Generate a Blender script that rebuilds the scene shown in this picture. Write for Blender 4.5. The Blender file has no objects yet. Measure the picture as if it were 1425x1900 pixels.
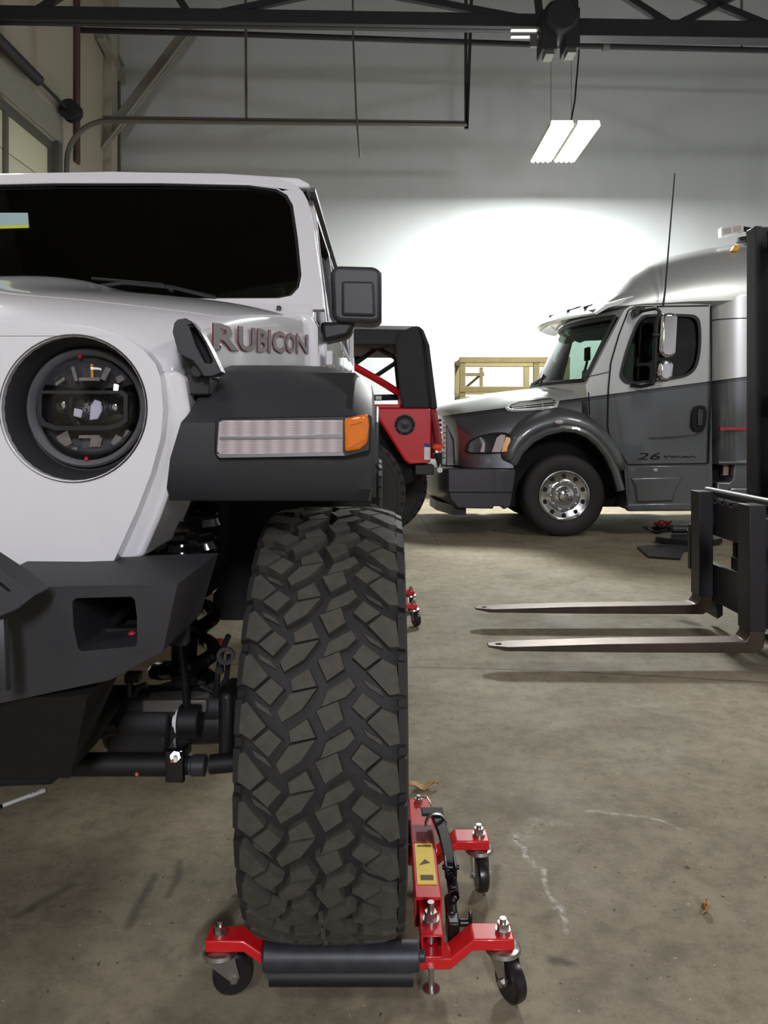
import bpy, bmesh, math, random
from mathutils import Vector, Matrix
from mathutils.geometry import tessellate_polygon
random.seed(7)
S = bpy.context.scene
COL = S.collection
PI = math.pi
R = math.radians

# ---------------------------------------------------------------- camera, world, light, exposure
F, CX, HY, CH = 1430.0, 712.5, 790.0, 1.2
cam_d = bpy.data.cameras.new('camera'); cam = bpy.data.objects.new('camera', cam_d); COL.objects.link(cam)
cam.location = (0, 0, CH); cam.rotation_euler = (PI/2, 0, 0)
cam_d.sensor_fit = 'VERTICAL'; cam_d.sensor_height = 24.0
cam_d.lens = 24.0*F/1900.0
cam_d.shift_y = -(950.0-HY)/1900.0
cam_d.clip_start = 0.02; cam_d.clip_end = 100
S.camera = cam
w = bpy.data.worlds.new('world'); S.world = w; w.use_nodes = True
w.node_tree.nodes['Background'].inputs[0].default_value = (0.55, 0.6, 0.7, 1)
w.node_tree.nodes['Background'].inputs[1].default_value = 0.02
S.view_settings.view_transform = 'Standard'; S.view_settings.look = 'None'
S.view_settings.gamma = 1; S.view_settings.use_curve_mapping = False
S.view_settings.exposure = 0.0

def area(name, loc, sx, sy, power, col=(1, 1, 1), rot=(0, 0, 0)):
    d = bpy.data.lights.new(name, 'AREA'); d.shape = 'RECTANGLE'; d.size = sx; d.size_y = sy
    d.energy = power; d.color = col
    o = bpy.data.objects.new(name, d); COL.objects.link(o); o.location = loc; o.rotation_euler = rot
    return o
FIX = (2.66, 11.45, 5.40)                       # the hanging fixture over the truck
area('hanging_fixture_lamp', (FIX[0], FIX[1], FIX[2]-0.045), 0.62, 1.42, 800, (0.975, 1.0, 0.985))
area('bay_lamp_behind_viewer', (-1.6, -2.6, 5.4), 1.2, 1.5, 90, (0.97, 0.95, 1.0))
area('bay_lamp_far_behind', (1.6, -9.5, 5.4), 1.2, 3.0, 1150, (0.93, 0.91, 1.0), (R(20), 0, 0))  # unseen fill light, added to reach the car front and the floor beneath
area('bay_lamp_right', (4.6, 3.6, 5.4), 1.2, 1.5, 150, (1.0, 0.97, 0.93))  # fill light added out of view to brighten the truck side
area('bay_lamp_left', (-3.6, 4.0, 5.6), 1.2, 1.5, 60, (1.0, 0.97, 0.92))  # unseen fill light, added for the floor on the left

# ---------------------------------------------------------------- helpers
def P(px, py, Y):
    return Vector(((px-CX)*Y/F, Y, CH-(py-HY)*Y/F))
def X_(px, Y): return (px-CX)*Y/F
def Z_(py, Y): return CH-(py-HY)*Y/F
def FL(px, py):
    Y = CH*F/(py-HY); return Vector(((px-CX)*Y/F, Y, 0))

class G:
    def __init__(s): s.v = []; s.f = []
    def add(s, vs, fs):
        o = len(s.v); s.v += [Vector(v) for v in vs]; s.f += [tuple(i+o for i in f) for f in fs]; return s
    def box(s, x0, x1, y0, y1, z0, z1):
        return s.add([(x0,y0,z0),(x1,y0,z0),(x1,y1,z0),(x0,y1,z0),(x0,y0,z1),(x1,y0,z1),(x1,y1,z1),(x0,y1,z1)],
                     [(3,2,1,0),(4,5,6,7),(0,1,5,4),(1,2,6,5),(2,3,7,6),(3,0,4,7)])
    def beam(s, a, b, w, h, up=(0, 0, 1)):
        a, b = Vector(a), Vector(b); d = (b-a).normalized(); u = Vector(up)
        if abs(d.dot(u)) > .98: u = Vector((1, 0, 0))
        r = d.cross(u).normalized(); u = r.cross(d).normalized(); vs = []
        for p in (a, b):
            for sx, sz in ((-1,-1),(1,-1),(1,1),(-1,1)): vs.append(p+r*sx*w/2+u*sz*h/2)
        return s.add(vs, [(0,1,2,3),(7,6,5,4),(1,0,4,5),(2,1,5,6),(3,2,6,7),(0,3,7,4)])
    def cyl(s, a, b, r0, r1=None, n=20, caps=True):
        r1 = r0 if r1 is None else r1; a, b = Vector(a), Vector(b); d = (b-a).normalized()
        u = d.orthogonal().normalized(); w = d.cross(u); vs = []
        for p, r in ((a, r0), (b, r1)):
            for i in range(n):
                t = 2*PI*i/n; vs.append(p+(u*math.cos(t)+w*math.sin(t))*r)
        fs = [(i, (i+1) % n, n+(i+1) % n, n+i) for i in range(n)]
        if caps: fs += [tuple(range(n-1, -1, -1)), tuple(range(n, 2*n))]
        return s.add(vs, fs)
    def tube(s, pts, r, n=8, closed=False, ry=None, ref=None):
        pts = [Vector(p) for p in pts]; m = len(pts); rings = []; prev = None
        for i, p in enumerate(pts):
            if closed: d = pts[(i+1) % m]-pts[i-1]
            else: d = pts[min(i+1, m-1)]-pts[max(i-1, 0)]
            d.normalize()
            if ref is not None: u = Vector(ref)
            else: u = prev if prev is not None else d.orthogonal()
            u = (u-d*u.dot(d)).normalized(); prev = u; w = d.cross(u)
            rr = r[i] if isinstance(r, (list, tuple)) else r
            rings.append([p+u*math.cos(2*PI*k/n)*rr+w*math.sin(2*PI*k/n)*(ry or rr) for k in range(n)])
        return s.loft(rings, True, not closed, closed)
    def loft(s, rings, ring_closed=True, caps=True, closed=False):
        n = len(rings[0]); m = len(rings); vs = [p for r in rings for p in r]; fs = []
        for i in range(m if closed else m-1):
            j = (i+1) % m
            for k in range(n if ring_closed else n-1):
                l = (k+1) % n; fs.append((i*n+k, i*n+l, j*n+l, j*n+k))
        if caps and ring_closed: fs += [tuple(range(n-1, -1, -1)), tuple((m-1)*n+k for k in range(n))]
        return s.add(vs, fs)
    def prism(s, poly, axis, a, b, holes=()):
        def m3(p, t):
            if axis == 'y': return (p[0], t, p[1])
            if axis == 'x': return (t, p[0], p[1])
            return (p[0], p[1], t)
        loops = [list(poly)]+[list(h) for h in holes]; fl = [p for l in loops for p in l]; n = len(fl)
        if holes: tris = tessellate_polygon([[Vector((p[0], p[1], 0)) for p in l] for l in loops])
        else: tris = [tuple(range(n))]
        vs = [m3(p, a) for p in fl]+[m3(p, b) for p in fl]
        fs = [tuple(t) for t in tris]+[tuple(n+i for i in reversed(t)) for t in tris]
        o = 0
        for l in loops:
            k = len(l)
            for i in range(k): fs.append((o+i, o+(i+1) % k, n+o+(i+1) % k, n+o+i))
            o += k
        return s.add(vs, fs)
    def lathe(s, prof, c, axis='x', n=48, closed=False):
        """prof: (r, t) along axis from centre c"""
        c = Vector(c); ax = {'x': Vector((1,0,0)), 'y': Vector((0,1,0)), 'z': Vector((0,0,1))}[axis] if isinstance(axis, str) else Vector(axis).normalized()
        u = ax.orthogonal().normalized(); w = ax.cross(u); rings = []
        for i in range(n):
            t = 2*PI*i/n; d = u*math.cos(t)+w*math.sin(t)
            rings.append([c+ax*q+d*max(r, 1e-5) for r, q in prof])
        return s.loft(rings, closed, False, True)
    def sphere(s, c, rx, ry=None, rz=None, nu=16, nv=10):
        ry = ry or rx; rz = rz or rx; c = Vector(c); rings = []
        for j in range(nv+1):
            a = PI*(j/nv) if 0 < j < nv else (0.02 if j == 0 else PI-0.02)
            rings.append([c+Vector((rx*math.sin(a)*math.cos(2*PI*i/nu), ry*math.sin(a)*math.sin(2*PI*i/nu), rz*math.cos(a))) for i in range(nu)])
        return s.loft(rings)
    def xf(s, fn): s.v = [Vector(fn(v)) for v in s.v]; return s

def mesh_of(name, g, sharp=35):
    me = bpy.data.meshes.new(name); me.from_pydata([tuple(v) for v in g.v], [], g.f); me.update()
    bm = bmesh.new(); bm.from_mesh(me); bmesh.ops.recalc_face_normals(bm, faces=bm.faces); bm.to_mesh(me); bm.free()
    me.shade_smooth()
    if sharp: me.set_sharp_from_angle(angle=R(sharp))
    return me

def root_loc(o):
    v = Vector((0, 0, 0))
    while o is not None: v += o.location; o = o.parent
    return v

def obj(name, g, mat, parent=None, bevel=0, sub=0, sharp=35, solid=0, segs=2, label=None, cut=None, loc=None):
    """link the collected shape as ONE mesh object; vertices are given in world space"""
    base = root_loc(parent) if parent is not None else (Vector(loc) if loc is not None else Vector((0, 0, 0)))
    g.v = [v-base for v in g.v]
    me = mesh_of(name, g, sharp if not sub else 0)
    o = bpy.data.objects.new(name, me); COL.objects.link(o); me.materials.append(mat)
    if parent is not None: o.parent = parent
    elif loc is not None: o.location = loc
    tmp = []
    for c in (cut or []):
        c.v = [v-base for v in c.v]
        cm = mesh_of('cutter', c, 0); co = bpy.data.objects.new('cutter', cm); COL.objects.link(co)
        co.parent = o; tmp.append(co)
        b = o.modifiers.new('cut', 'BOOLEAN'); b.operation = 'DIFFERENCE'; b.object = co; b.solver = 'EXACT'
    if tmp:
        bpy.context.view_layer.update()
        dg = bpy.context.evaluated_depsgraph_get()
        new = bpy.data.meshes.new_from_object(o.evaluated_get(dg))
        o.modifiers.clear(); o.data = new
        for co in tmp: bpy.data.objects.remove(co)
        new.materials.clear(); new.materials.append(mat)
        new.shade_smooth(); new.set_sharp_from_angle(angle=R(sharp))
    if solid:
        m = o.modifiers.new('solid', 'SOLIDIFY'); m.thickness = solid; m.offset = 0
    if sub:
        m = o.modifiers.new('sub', 'SUBSURF'); m.levels = sub; m.render_levels = sub
    if bevel:
        m = o.modifiers.new('bevel', 'BEVEL'); m.width = bevel; m.segments = segs; m.limit_method = 'ANGLE'; m.angle_limit = R(38)
        m.harden_normals = False
    if label: o['label'] = label
    return o

def tag(o, label=None, cat=None, group=None, kind=None):
    if label: o['label'] = label
    if cat: o['category'] = cat
    if group: o['group'] = group
    if kind: o['kind'] = kind
    return o
def thing(name, label, cat, loc, group=None):
    o = bpy.data.objects.new(name, None); COL.objects.link(o); o.location = loc; o.empty_display_size = .1
    return tag(o, label, cat, group)
def copy_tree(o, parent=None):
    c = o.copy(); COL.objects.link(c); c.parent = parent
    for ch in [x for x in o.children]: copy_tree(ch, c)
    return c

def lin(c):
    return tuple((x/255/12.92 if x/255 <= .04045 else ((x/255+.055)/1.055)**2.4) for x in c)
def mat(name, rgb, rough=.5, metal=0, coat=0, var=.06, scale=18, bump=0, bscale=120, spec=.5, emit=None, estr=0):
    m = bpy.data.materials.new(name); m.use_nodes = True; nt = m.node_tree; b = nt.nodes['Principled BSDF']
    c = lin(rgb)
    tc = nt.nodes.new('ShaderNodeTexCoord'); n = nt.nodes.new('ShaderNodeTexNoise')
    n.inputs['Scale'].default_value = scale; n.inputs['Detail'].default_value = 4
    nt.links.new(tc.outputs['Object'], n.inputs['Vector'])
    r = nt.nodes.new('ShaderNodeMix'); r.data_type = 'RGBA'
    r.inputs[6].default_value = (*[x*(1-var) for x in c], 1); r.inputs[7].default_value = (*[min(1, x*(1+var)) for x in c], 1)
    nt.links.new(n.outputs['Fac'], r.inputs[0]); nt.links.new(r.outputs[2], b.inputs['Base Color'])
    b.inputs['Roughness'].default_value = rough; b.inputs['Metallic'].default_value = metal
    b.inputs['Coat Weight'].default_value = coat; b.inputs['Coat Roughness'].default_value = .04
    b.inputs['Specular IOR Level'].default_value = spec
    if bump:
        n2 = nt.nodes.new('ShaderNodeTexNoise'); n2.inputs['Scale'].default_value = bscale; n2.inputs['Detail'].default_value = 3
        nt.links.new(tc.outputs['Object'], n2.inputs['Vector'])
        bp = nt.nodes.new('ShaderNodeBump'); bp.inputs['Strength'].default_value = bump; bp.inputs['Distance'].default_value = .003
        nt.links.new(n2.outputs['Fac'], bp.inputs['Height']); nt.links.new(bp.outputs['Normal'], b.inputs['Normal'])
    if emit:
        b.inputs['Emission Color'].default_value = (*lin(emit), 1); b.inputs['Emission Strength'].default_value = estr
    return m
def glass(name, tint, through=.5, rough=.02):
    """pane: tinted see-through mixed with mirror reflection by viewing angle"""
    m = bpy.data.materials.new(name); m.use_nodes = True; nt = m.node_tree; nt.nodes.clear()
    o = nt.nodes.new('ShaderNodeOutputMaterial'); t = nt.nodes.new('ShaderNodeBsdfTransparent'); g = nt.nodes.new('ShaderNodeBsdfGlossy')
    t.inputs[0].default_value = (*[x*through for x in lin(tint)], 1); g.inputs['Roughness'].default_value = rough
    f = nt.nodes.new('ShaderNodeFresnel'); f.inputs[0].default_value = 1.45
    n = nt.nodes.new('ShaderNodeTexNoise'); n.inputs['Scale'].default_value = 6
    mm = nt.nodes.new('ShaderNodeMath'); mm.operation = 'MULTIPLY_ADD'; mm.inputs[1].default_value = .02; nt.links.new(n.outputs['Fac'], mm.inputs[0])
    nt.links.new(f.outputs[0], mm.inputs[2])
    x = nt.nodes.new('ShaderNodeMixShader'); nt.links.new(mm.outputs[0], x.inputs[0]); nt.links.new(t.outputs[0], x.inputs[1]); nt.links.new(g.outputs[0], x.inputs[2])
    nt.links.new(x.outputs[0], o.inputs[0]); return m

M = {}
M['white'] = mat('white_car_paint', (226, 226, 228), .3, coat=1, var=.015, scale=4)
M['flare'] = mat('textured_dark_plastic', (50, 51, 54), .42, var=.1, bump=.12, bscale=900)
M['plastic'] = mat('black_plastic', (28, 28, 30), .45, var=.12, bump=.06, bscale=700)
M['bumper'] = mat('textured_black_powder_coat', (44, 44, 47), .6, var=.15, bump=.25, bscale=800)
M['rubber'] = mat('tyre_rubber', (33, 32, 31), .7, var=.35, scale=60, bump=.15, bscale=300)
M['lug'] = mat('dusty_tread_rubber', (68, 65, 58), .75, var=.45, scale=45, bump=.25, bscale=260)
M['gloss_black'] = mat('gloss_black_paint', (12, 12, 13), .12, coat=.8, var=.1)
M['chassis'] = mat('dark_chassis_paint', (20, 20, 21), .55, var=.3, scale=30)
M['under'] = mat('matt_black_liner', (14, 14, 15), .8, var=.3)
M['red'] = mat('red_enamel', (205, 24, 30), .35, coat=.4, var=.12, scale=25)
M['redcar'] = mat('red_car_paint', (196, 8, 24), .25, coat=1, var=.03)
M['chrome'] = mat('chrome', (225, 225, 228), .08, metal=1, var=.02)
M['zinc'] = mat('zinc_plated_steel', (190, 188, 184), .32, metal=1, var=.12, scale=60)
M['alu'] = mat('polished_aluminium', (205, 205, 205), .2, metal=1, var=.05)
M['steel'] = mat('worn_fork_steel', (96, 86, 78), .36, metal=.85, var=.35, scale=14, bump=.15, bscale=60)
M['dark_steel'] = mat('black_mast_steel', (34, 33, 38), .45, var=.25, scale=20)
M['soft_top'] = mat('black_canvas', (34, 36, 38), .75, var=.15, bump=.1, bscale=500)
M['amber'] = mat('amber_lens', (226, 120, 14), .15, coat=1, var=.15, scale=60)
M['amber2'] = mat('amber_side_marker', (255, 176, 40), .2, coat=1, var=.1)
M['lens_clear'] = mat('ribbed_clear_lens', (196, 186, 186), .15, coat=1, var=.12, scale=40)
M['glass_dark'] = glass('dark_windshield_glass', (195, 205, 198), .9)
M['glass_truck'] = glass('truck_windshield_glass', (218, 230, 224), .9)
M['glass_truck_side'] = glass('truck_side_glass', (150, 170, 160), .35)
M['lens_glass'] = glass('headlight_lens', (250, 250, 250), .95, .01)
M['reflector'] = mat('headlight_reflector', (150, 150, 155), .1, metal=1, var=.3, scale=40)
M['grey_fabric'] = mat('grey_seat_fabric', (92, 90, 82), .85, var=.2, scale=60)
M['yellow'] = mat('yellow_label', (228, 196, 16), .5, var=.12, scale=40)
M['black_ink'] = mat('black_ink', (24, 22, 22), .6)
M['decal'] = mat('dark_grey_decal', (150, 148, 150), .25, metal=.3, var=.2, scale=8)
M['decal_red'] = mat('red_decal_edge', (150, 32, 44), .4)
M['wood'] = mat('weathered_yellow_wood', (118, 106, 68), .7, var=.25, scale=9)
M['beam'] = mat('dark_painted_beam', (38, 38, 42), .6, var=.25, scale=5)
M['galv'] = mat('galvanised_steel', (104, 102, 96), .5, metal=.4, var=.2)
M['pale_steel'] = mat('primed_pale_steel', (150, 146, 136), .6, var=.12)
M['rust'] = mat('rust_red_primer', (84, 58, 50), .7, var=.3)
M['door_panel'] = mat('cream_door_panel', (206, 204, 176), .6, var=.05, scale=2)
M['orange'] = mat('orange_cord', (226, 70, 20), .6)
M['redrope'] = mat('dark_red_rope', (140, 22, 34), .6, var=.5, scale=120)
M['blue'] = mat('blue_print', (34, 44, 130), .5)
M['paper'] = mat('white_paper', (222, 224, 224), .6, var=.04)
M['leaf'] = mat('dry_leaf', (176, 140, 84), .7, var=.3, scale=60)
M['pink'] = mat('faded_pink_plastic', (190, 40, 70), .5)
M['orange_paint'] = mat('orange_paint_mark', (210, 110, 70), .6)
M['tube'] = mat('lit_fluorescent_tube', (255, 255, 250), .5, emit=(255, 253, 246), estr=30)
M['fixture'] = mat('white_fixture_enamel', (230, 230, 226), .4)
# ---------------------------------------------------------------- room shell
def nodes(m):
    m.use_nodes = True; nt = m.node_tree; return nt, nt.nodes['Principled BSDF']
def floor_material():
    m = bpy.data.materials.new('worn_concrete'); nt, b = nodes(m); L = nt.links.new
    def N(t, **k):
        n = nt.nodes.new(t)
        for a, v in k.items(): setattr(n, a, v)
        return n
    tc = N('ShaderNodeTexCoord')
    def noise(scale, det=5, rough=.6):
        n = N('ShaderNodeTexNoise'); n.inputs['Scale'].default_value = scale; n.inputs['Detail'].default_value = det; n.inputs['Roughness'].default_value = rough
        L(tc.outputs['Object'], n.inputs['Vector']); return n
    def ramp(src, stops):
        r = N('ShaderNodeValToRGB'); e = r.color_ramp.elements
        while len(e) < len(stops): e.new(.5)
        for q, (p, c) in zip(e, stops): q.position = p; q.color = (*c, 1) if len(c) == 3 else c
        L(src, r.inputs[0]); return r.outputs[0]
    def mix(fac, a, bcol, blend='MIX'):
        x = N('ShaderNodeMix', data_type='RGBA', blend_type=blend)
        if isinstance(fac, float): x.inputs[0].default_value = fac
        else: L(fac, x.inputs[0])
        for i, v in ((6, a), (7, bcol)):
            if isinstance(v, tuple): x.inputs[i].default_value = (*v, 1)
            else: L(v, x.inputs[i])
        return x.outputs[2]
    def seg(points, width, dist=.05, nscale=9):
        """worn mark along a path, broken up by noise"""
        nz = N('ShaderNodeTexNoise'); nz.inputs['Scale'].default_value = nscale; nz.inputs['Detail'].default_value = 5
        L(tc.outputs['Object'], nz.inputs['Vector'])
        v = N('ShaderNodeVectorMath', operation='SUBTRACT'); L(nz.outputs['Color'], v.inputs[0]); v.inputs[1].default_value = (.5, .5, .5)
        v2 = N('ShaderNodeVectorMath', operation='MULTIPLY'); L(v.outputs[0], v2.inputs[0]); v2.inputs[1].default_value = (dist, dist, 0)
        p = N('ShaderNodeVectorMath', operation='ADD'); L(tc.outputs['Object'], p.inputs[0]); L(v2.outputs[0], p.inputs[1])
        out = None
        for a, c in zip(points, points[1:]):
            a, c = Vector(a), Vector(c); d = c-a
            s = N('ShaderNodeVectorMath', operation='SUBTRACT'); L(p.outputs[0], s.inputs[0]); s.inputs[1].default_value = a
            dt = N('ShaderNodeVectorMath', operation='DOT_PRODUCT'); L(s.outputs[0], dt.inputs[0]); dt.inputs[1].default_value = d/d.length_squared
            cl = N('ShaderNodeClamp'); L(dt.outputs['Value'], cl.inputs[0])
            sc = N('ShaderNodeVectorMath', operation='SCALE'); sc.inputs[0].default_value = d; L(cl.outputs[0], sc.inputs['Scale'])
            df = N('ShaderNodeVectorMath', operation='SUBTRACT'); L(s.outputs[0], df.inputs[0]); L(sc.outputs[0], df.inputs[1])
            ln = N('ShaderNodeVectorMath', operation='LENGTH'); L(df.outputs[0], ln.inputs[0])
            mr = N('ShaderNodeMapRange'); mr.inputs[1].default_value = width; mr.inputs[2].default_value = width*.2; L(ln.outputs['Value'], mr.inputs[0])
            if out is None: out = mr.outputs[0]
            else:
                mx = N('ShaderNodeMath', operation='MAXIMUM'); L(out, mx.inputs[0]); L(mr.outputs[0], mx.inputs[1]); out = mx.outputs[0]
        return out
    def mul(a, bb):
        q = N('ShaderNodeMath', operation='MULTIPLY'); L(a, q.inputs[0])
        if isinstance(bb, float): q.inputs[1].default_value = bb
        else: L(bb, q.inputs[1])
        return q.outputs[0]
    base = ramp(noise(.8, 6, .65).outputs['Fac'], [(.3, lin((122, 113, 94))), (.55, lin((148, 139, 117))), (.75, lin((163, 155, 134)))])
    fine = ramp(noise(14, 8, .75).outputs['Fac'], [(.3, (.62, .62, .62)), (.55, (1, 1, 1)), (.8, (1.12, 1.12, 1.1))])
    c = mix(1.0, base, fine, 'MULTIPLY')
    grit = ramp(noise(160, 4, .8).outputs['Fac'], [(.3, (.7, .7, .7)), (.5, (1, 1, 1)), (.72, (1, 1, 1)), (.8, (1.25, 1.25, 1.25))])
    c = mix(.8, c, grit, 'MULTIPLY')
    dark = ramp(noise(2.3, 5, .6).outputs['Fac'], [(.56, (0, 0, 0)), (.7, (1, 1, 1))])
    c = mix(mul(dark, .45), c, lin((84, 78, 68)))
    spots = ramp(noise(7.5, 3, .5).outputs['Fac'], [(.69, (0, 0, 0)), (.74, (1, 1, 1))])
    c = mix(mul(spots, .4), c, lin((70, 62, 52)))
    chalk_n = ramp(noise(35, 6, .8).outputs['Fac'], [(.42, (0, 0, 0)), (.62, (1, 1, 1))])
    chalk = seg([FL(962, 1552), FL(972, 1585), FL(1010, 1625), FL(1018, 1660), FL(1038, 1700), FL(1050, 1730)], .011, .10, 10)
    blob = seg([FL(965, 1556), FL(1010, 1530), FL(1040, 1528)], .05, .12, 7)
    c = mix(mul(mul(blob, chalk_n), .35), c, lin((205, 202, 190)))
    c = mix(mul(mul(chalk, chalk_n), .8), c, lin((214, 212, 202)))
    ch2 = seg([FL(1090, 1506), FL(1160, 1508), FL(1200, 1515), FL(1260, 1540)], .010, .07, 8)
    c = mix(mul(mul(ch2, chalk_n), .6), c, lin((214, 212, 202)))
    oil = seg([FL(1268, 1153), FL(1290, 1158)], .05, .1, 9)
    c = mix(mul(oil, .75), c, lin((46, 42, 38)))
    for pts, wd, am in (([FL(235, 1720), FL(285, 1625)], .02, .5), ([FL(315, 1665), FL(335, 1600)], .016, .45), ([FL(30, 1700), FL(135, 1640)], .02, .45), ([FL(1000, 1640), FL(1052, 1788)], .0, 0), ([FL(1030, 1782), FL(1056, 1788)], .022, .6), ([FL(905, 1700), FL(925, 1610)], .02, .35), ([FL(1180, 1850), FL(1240, 1760)], .05, .25), ([FL(1080, 1860), FL(1130, 1800)], .05, .25)):
        if wd: c = mix(mul(seg(pts, wd, .05, 7), am), c, lin((48, 42, 38)))
    specks = ramp(noise(48, 2, .5).outputs['Fac'], [(.70, (0, 0, 0)), (.735, (1, 1, 1))])
    c = mix(mul(specks, .75), c, lin((52, 46, 40)))
    wspecks = ramp(noise(66, 2, .5).outputs['Fac'], [(.73, (0, 0, 0)), (.76, (1, 1, 1))])
    c = mix(mul(wspecks, .7), c, lin((220, 216, 204)))
    crack = seg([Vector((-3, 4.0, 0)), FL(760, 1238), FL(1000, 1243), FL(1425, 1266), Vector((7, 3.4, 0))], .008, .035, 5)
    c = mix(mul(crack, .8), c, lin((52, 46, 40)))
    joint = seg([Vector((-4, 7.0, 0)), Vector((9, 7.25, 0))], .012, .02, 5)
    c = mix(mul(joint, .6), c, lin((60, 56, 48)))
    joint2 = seg([Vector((.35, 13.9, 0)), Vector((.55, 8.0, 0))], .012, .02, 5)
    c = mix(mul(joint2, .6), c, lin((70, 66, 58)))
    L(c, b.inputs['Base Color']); b.inputs['Specular IOR Level'].default_value = .25
    rr = ramp(noise(3, 4).outputs['Fac'], [(.3, (.62, .62, .62)), (.7, (.82, .82, .82))]); L(rr, b.inputs['Roughness'])
    bp = N('ShaderNodeBump'); bp.inputs['Strength'].default_value = .25; bp.inputs['Distance'].default_value = .004
    L(noise(55, 6, .7).outputs['Fac'], bp.inputs['Height']); L(bp.outputs[0], b.inputs['Normal'])
    return m

def wall_material(name, rgb, dirt, amt=.5, sx=(.6, .6, .15)):
    m = bpy.data.materials.new(name); nt, b = nodes(m); L = nt.links.new
    tc = nt.nodes.new('ShaderNodeTexCoord'); mp = nt.nodes.new('ShaderNodeMapping'); mp.inputs['Scale'].default_value = sx; L(tc.outputs['Object'], mp.inputs[0])
    n = nt.nodes.new('ShaderNodeTexNoise'); n.inputs['Scale'].default_value = 1.6; n.inputs['Detail'].default_value = 6; L(mp.outputs[0], n.inputs['Vector'])
    r = nt.nodes.new('ShaderNodeValToRGB'); r.color_ramp.elements[0].position = .52; r.color_ramp.elements[1].position = .8
    r.color_ramp.elements[1].color = (amt, amt, amt, 1); L(n.outputs['Fac'], r.inputs[0])
    x = nt.nodes.new('ShaderNodeMix'); x.data_type = 'RGBA'; x.inputs[6].default_value = (*lin(rgb), 1); x.inputs[7].default_value = (*lin(dirt), 1)
    L(r.outputs[0], x.inputs[0]); L(x.outputs[2], b.inputs['Base Color']); b.inputs['Roughness'].default_value = .75
    n2 = nt.nodes.new('ShaderNodeTexNoise'); n2.inputs['Scale'].default_value = 40; L(tc.outputs['Object'], n2.inputs['Vector'])
    bp = nt.nodes.new('ShaderNodeBump'); bp.inputs['Strength'].default_value = .06; L(n2.outputs['Fac'], bp.inputs['Height']); L(bp.outputs[0], b.inputs['Normal'])
    return m
M['floor'] = floor_material()
M['wall'] = wall_material('painted_wall', (200, 204, 206), (172, 168, 158), .3)
M['wall_left'] = wall_material('stained_side_wall', (176, 170, 152), (120, 100, 70), .8, (1.2, 1.2, .12))
M['ceiling'] = wall_material('roof_deck', (110, 108, 104), (80, 78, 74), .4)

WY, WX0, WX1, WY0, WZ = 14.0, -4.82, 9.0, -16.0, 9.4
def struct(name, g, m, **k):
    return tag(obj(name, g, m, **k), kind='structure')
struct('floor', G().box(WX0-.2, WX1+.2, WY0-.2, WY+.2, -.2, 0), M['floor'])
struct('wall_back', G().box(WX0-.2, WX1+.2, WY, WY+.2, 0, WZ), M['wall'])
struct('wall_right', G().box(WX1, WX1+.2, WY0, WY, 0, WZ), M['wall'])
struct('wall_front', G().box(WX0-.2, WX1+.2, WY0-.2, WY0, 0, WZ), M['wall'])
DY0, DY1, DZ = 5.9, 11.3, 5.35        # the tall roll-up door in the left wall
g = G().prism([(WY0, 0), (WY, 0), (WY, WZ), (WY0, WZ)], 'x', WX0-.2, WX0, holes=[[(DY0, .0005), (DY1, .0005), (DY1, DZ), (DY0, DZ)]])
struct('wall_left', g, M['wall_left'])
struct('ceiling', G().box(WX0-.2, WX1+.2, WY0-.2, WY+.2, WZ, WZ+.2), M['ceiling'])

# roll-up door: panels with stiles and rails in the left wall
g = G(); n = 9
for i in range(n):
    z0 = DZ*i/n; z1 = DZ*(i+1)/n-.012; g.box(WX0-.12, WX0-.07, DY0, DY1, z0, z1)
d = struct('door_1', g, M['door_panel'], bevel=.006)
g = G()
for k in range(5):
    y = DY0+.06+(DY1-DY0-.12)*k/4; g.box(WX0-.07, WX0-.03, y-.045, y+.045, 0, DZ-.01)
obj('door_stile', g, M['galv'], d, bevel=.004)
g = G().box(WX0-.07, WX0-.02, DY0, DY1, DZ-.12, DZ-.01)
for i in range(1, n, 2): g.box(WX0-.07, WX0-.035, DY0, DY1, DZ*i/n-.025, DZ*i/n+.025)
obj('door_rail', g, M['galv'], d, bevel=.004)
g = G().box(WX0-.06, WX0+.07, DY1-.03, DY1+.10, 0, DZ+.02)
struct('trim_1', g, M['galv'], bevel=.01)
g = G().box(WX0, WX0+.05, DY0-.3, DY1+.15, DZ+.02, DZ+.42)
struct('trim_2', g, M['pale_steel'], bevel=.01)
g = G().box(WX0, WX0+.14, 13.25, 13.55, 0, 8.6)          # wall pier near the corner
struct('trim_3', g, M['wall_left'], bevel=.01)
g = G().box(WX0, WX0+.05, 11.95, 12.12, 5.3, 9)
struct('trim_4', g, M['rust'], bevel=.01)

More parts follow.
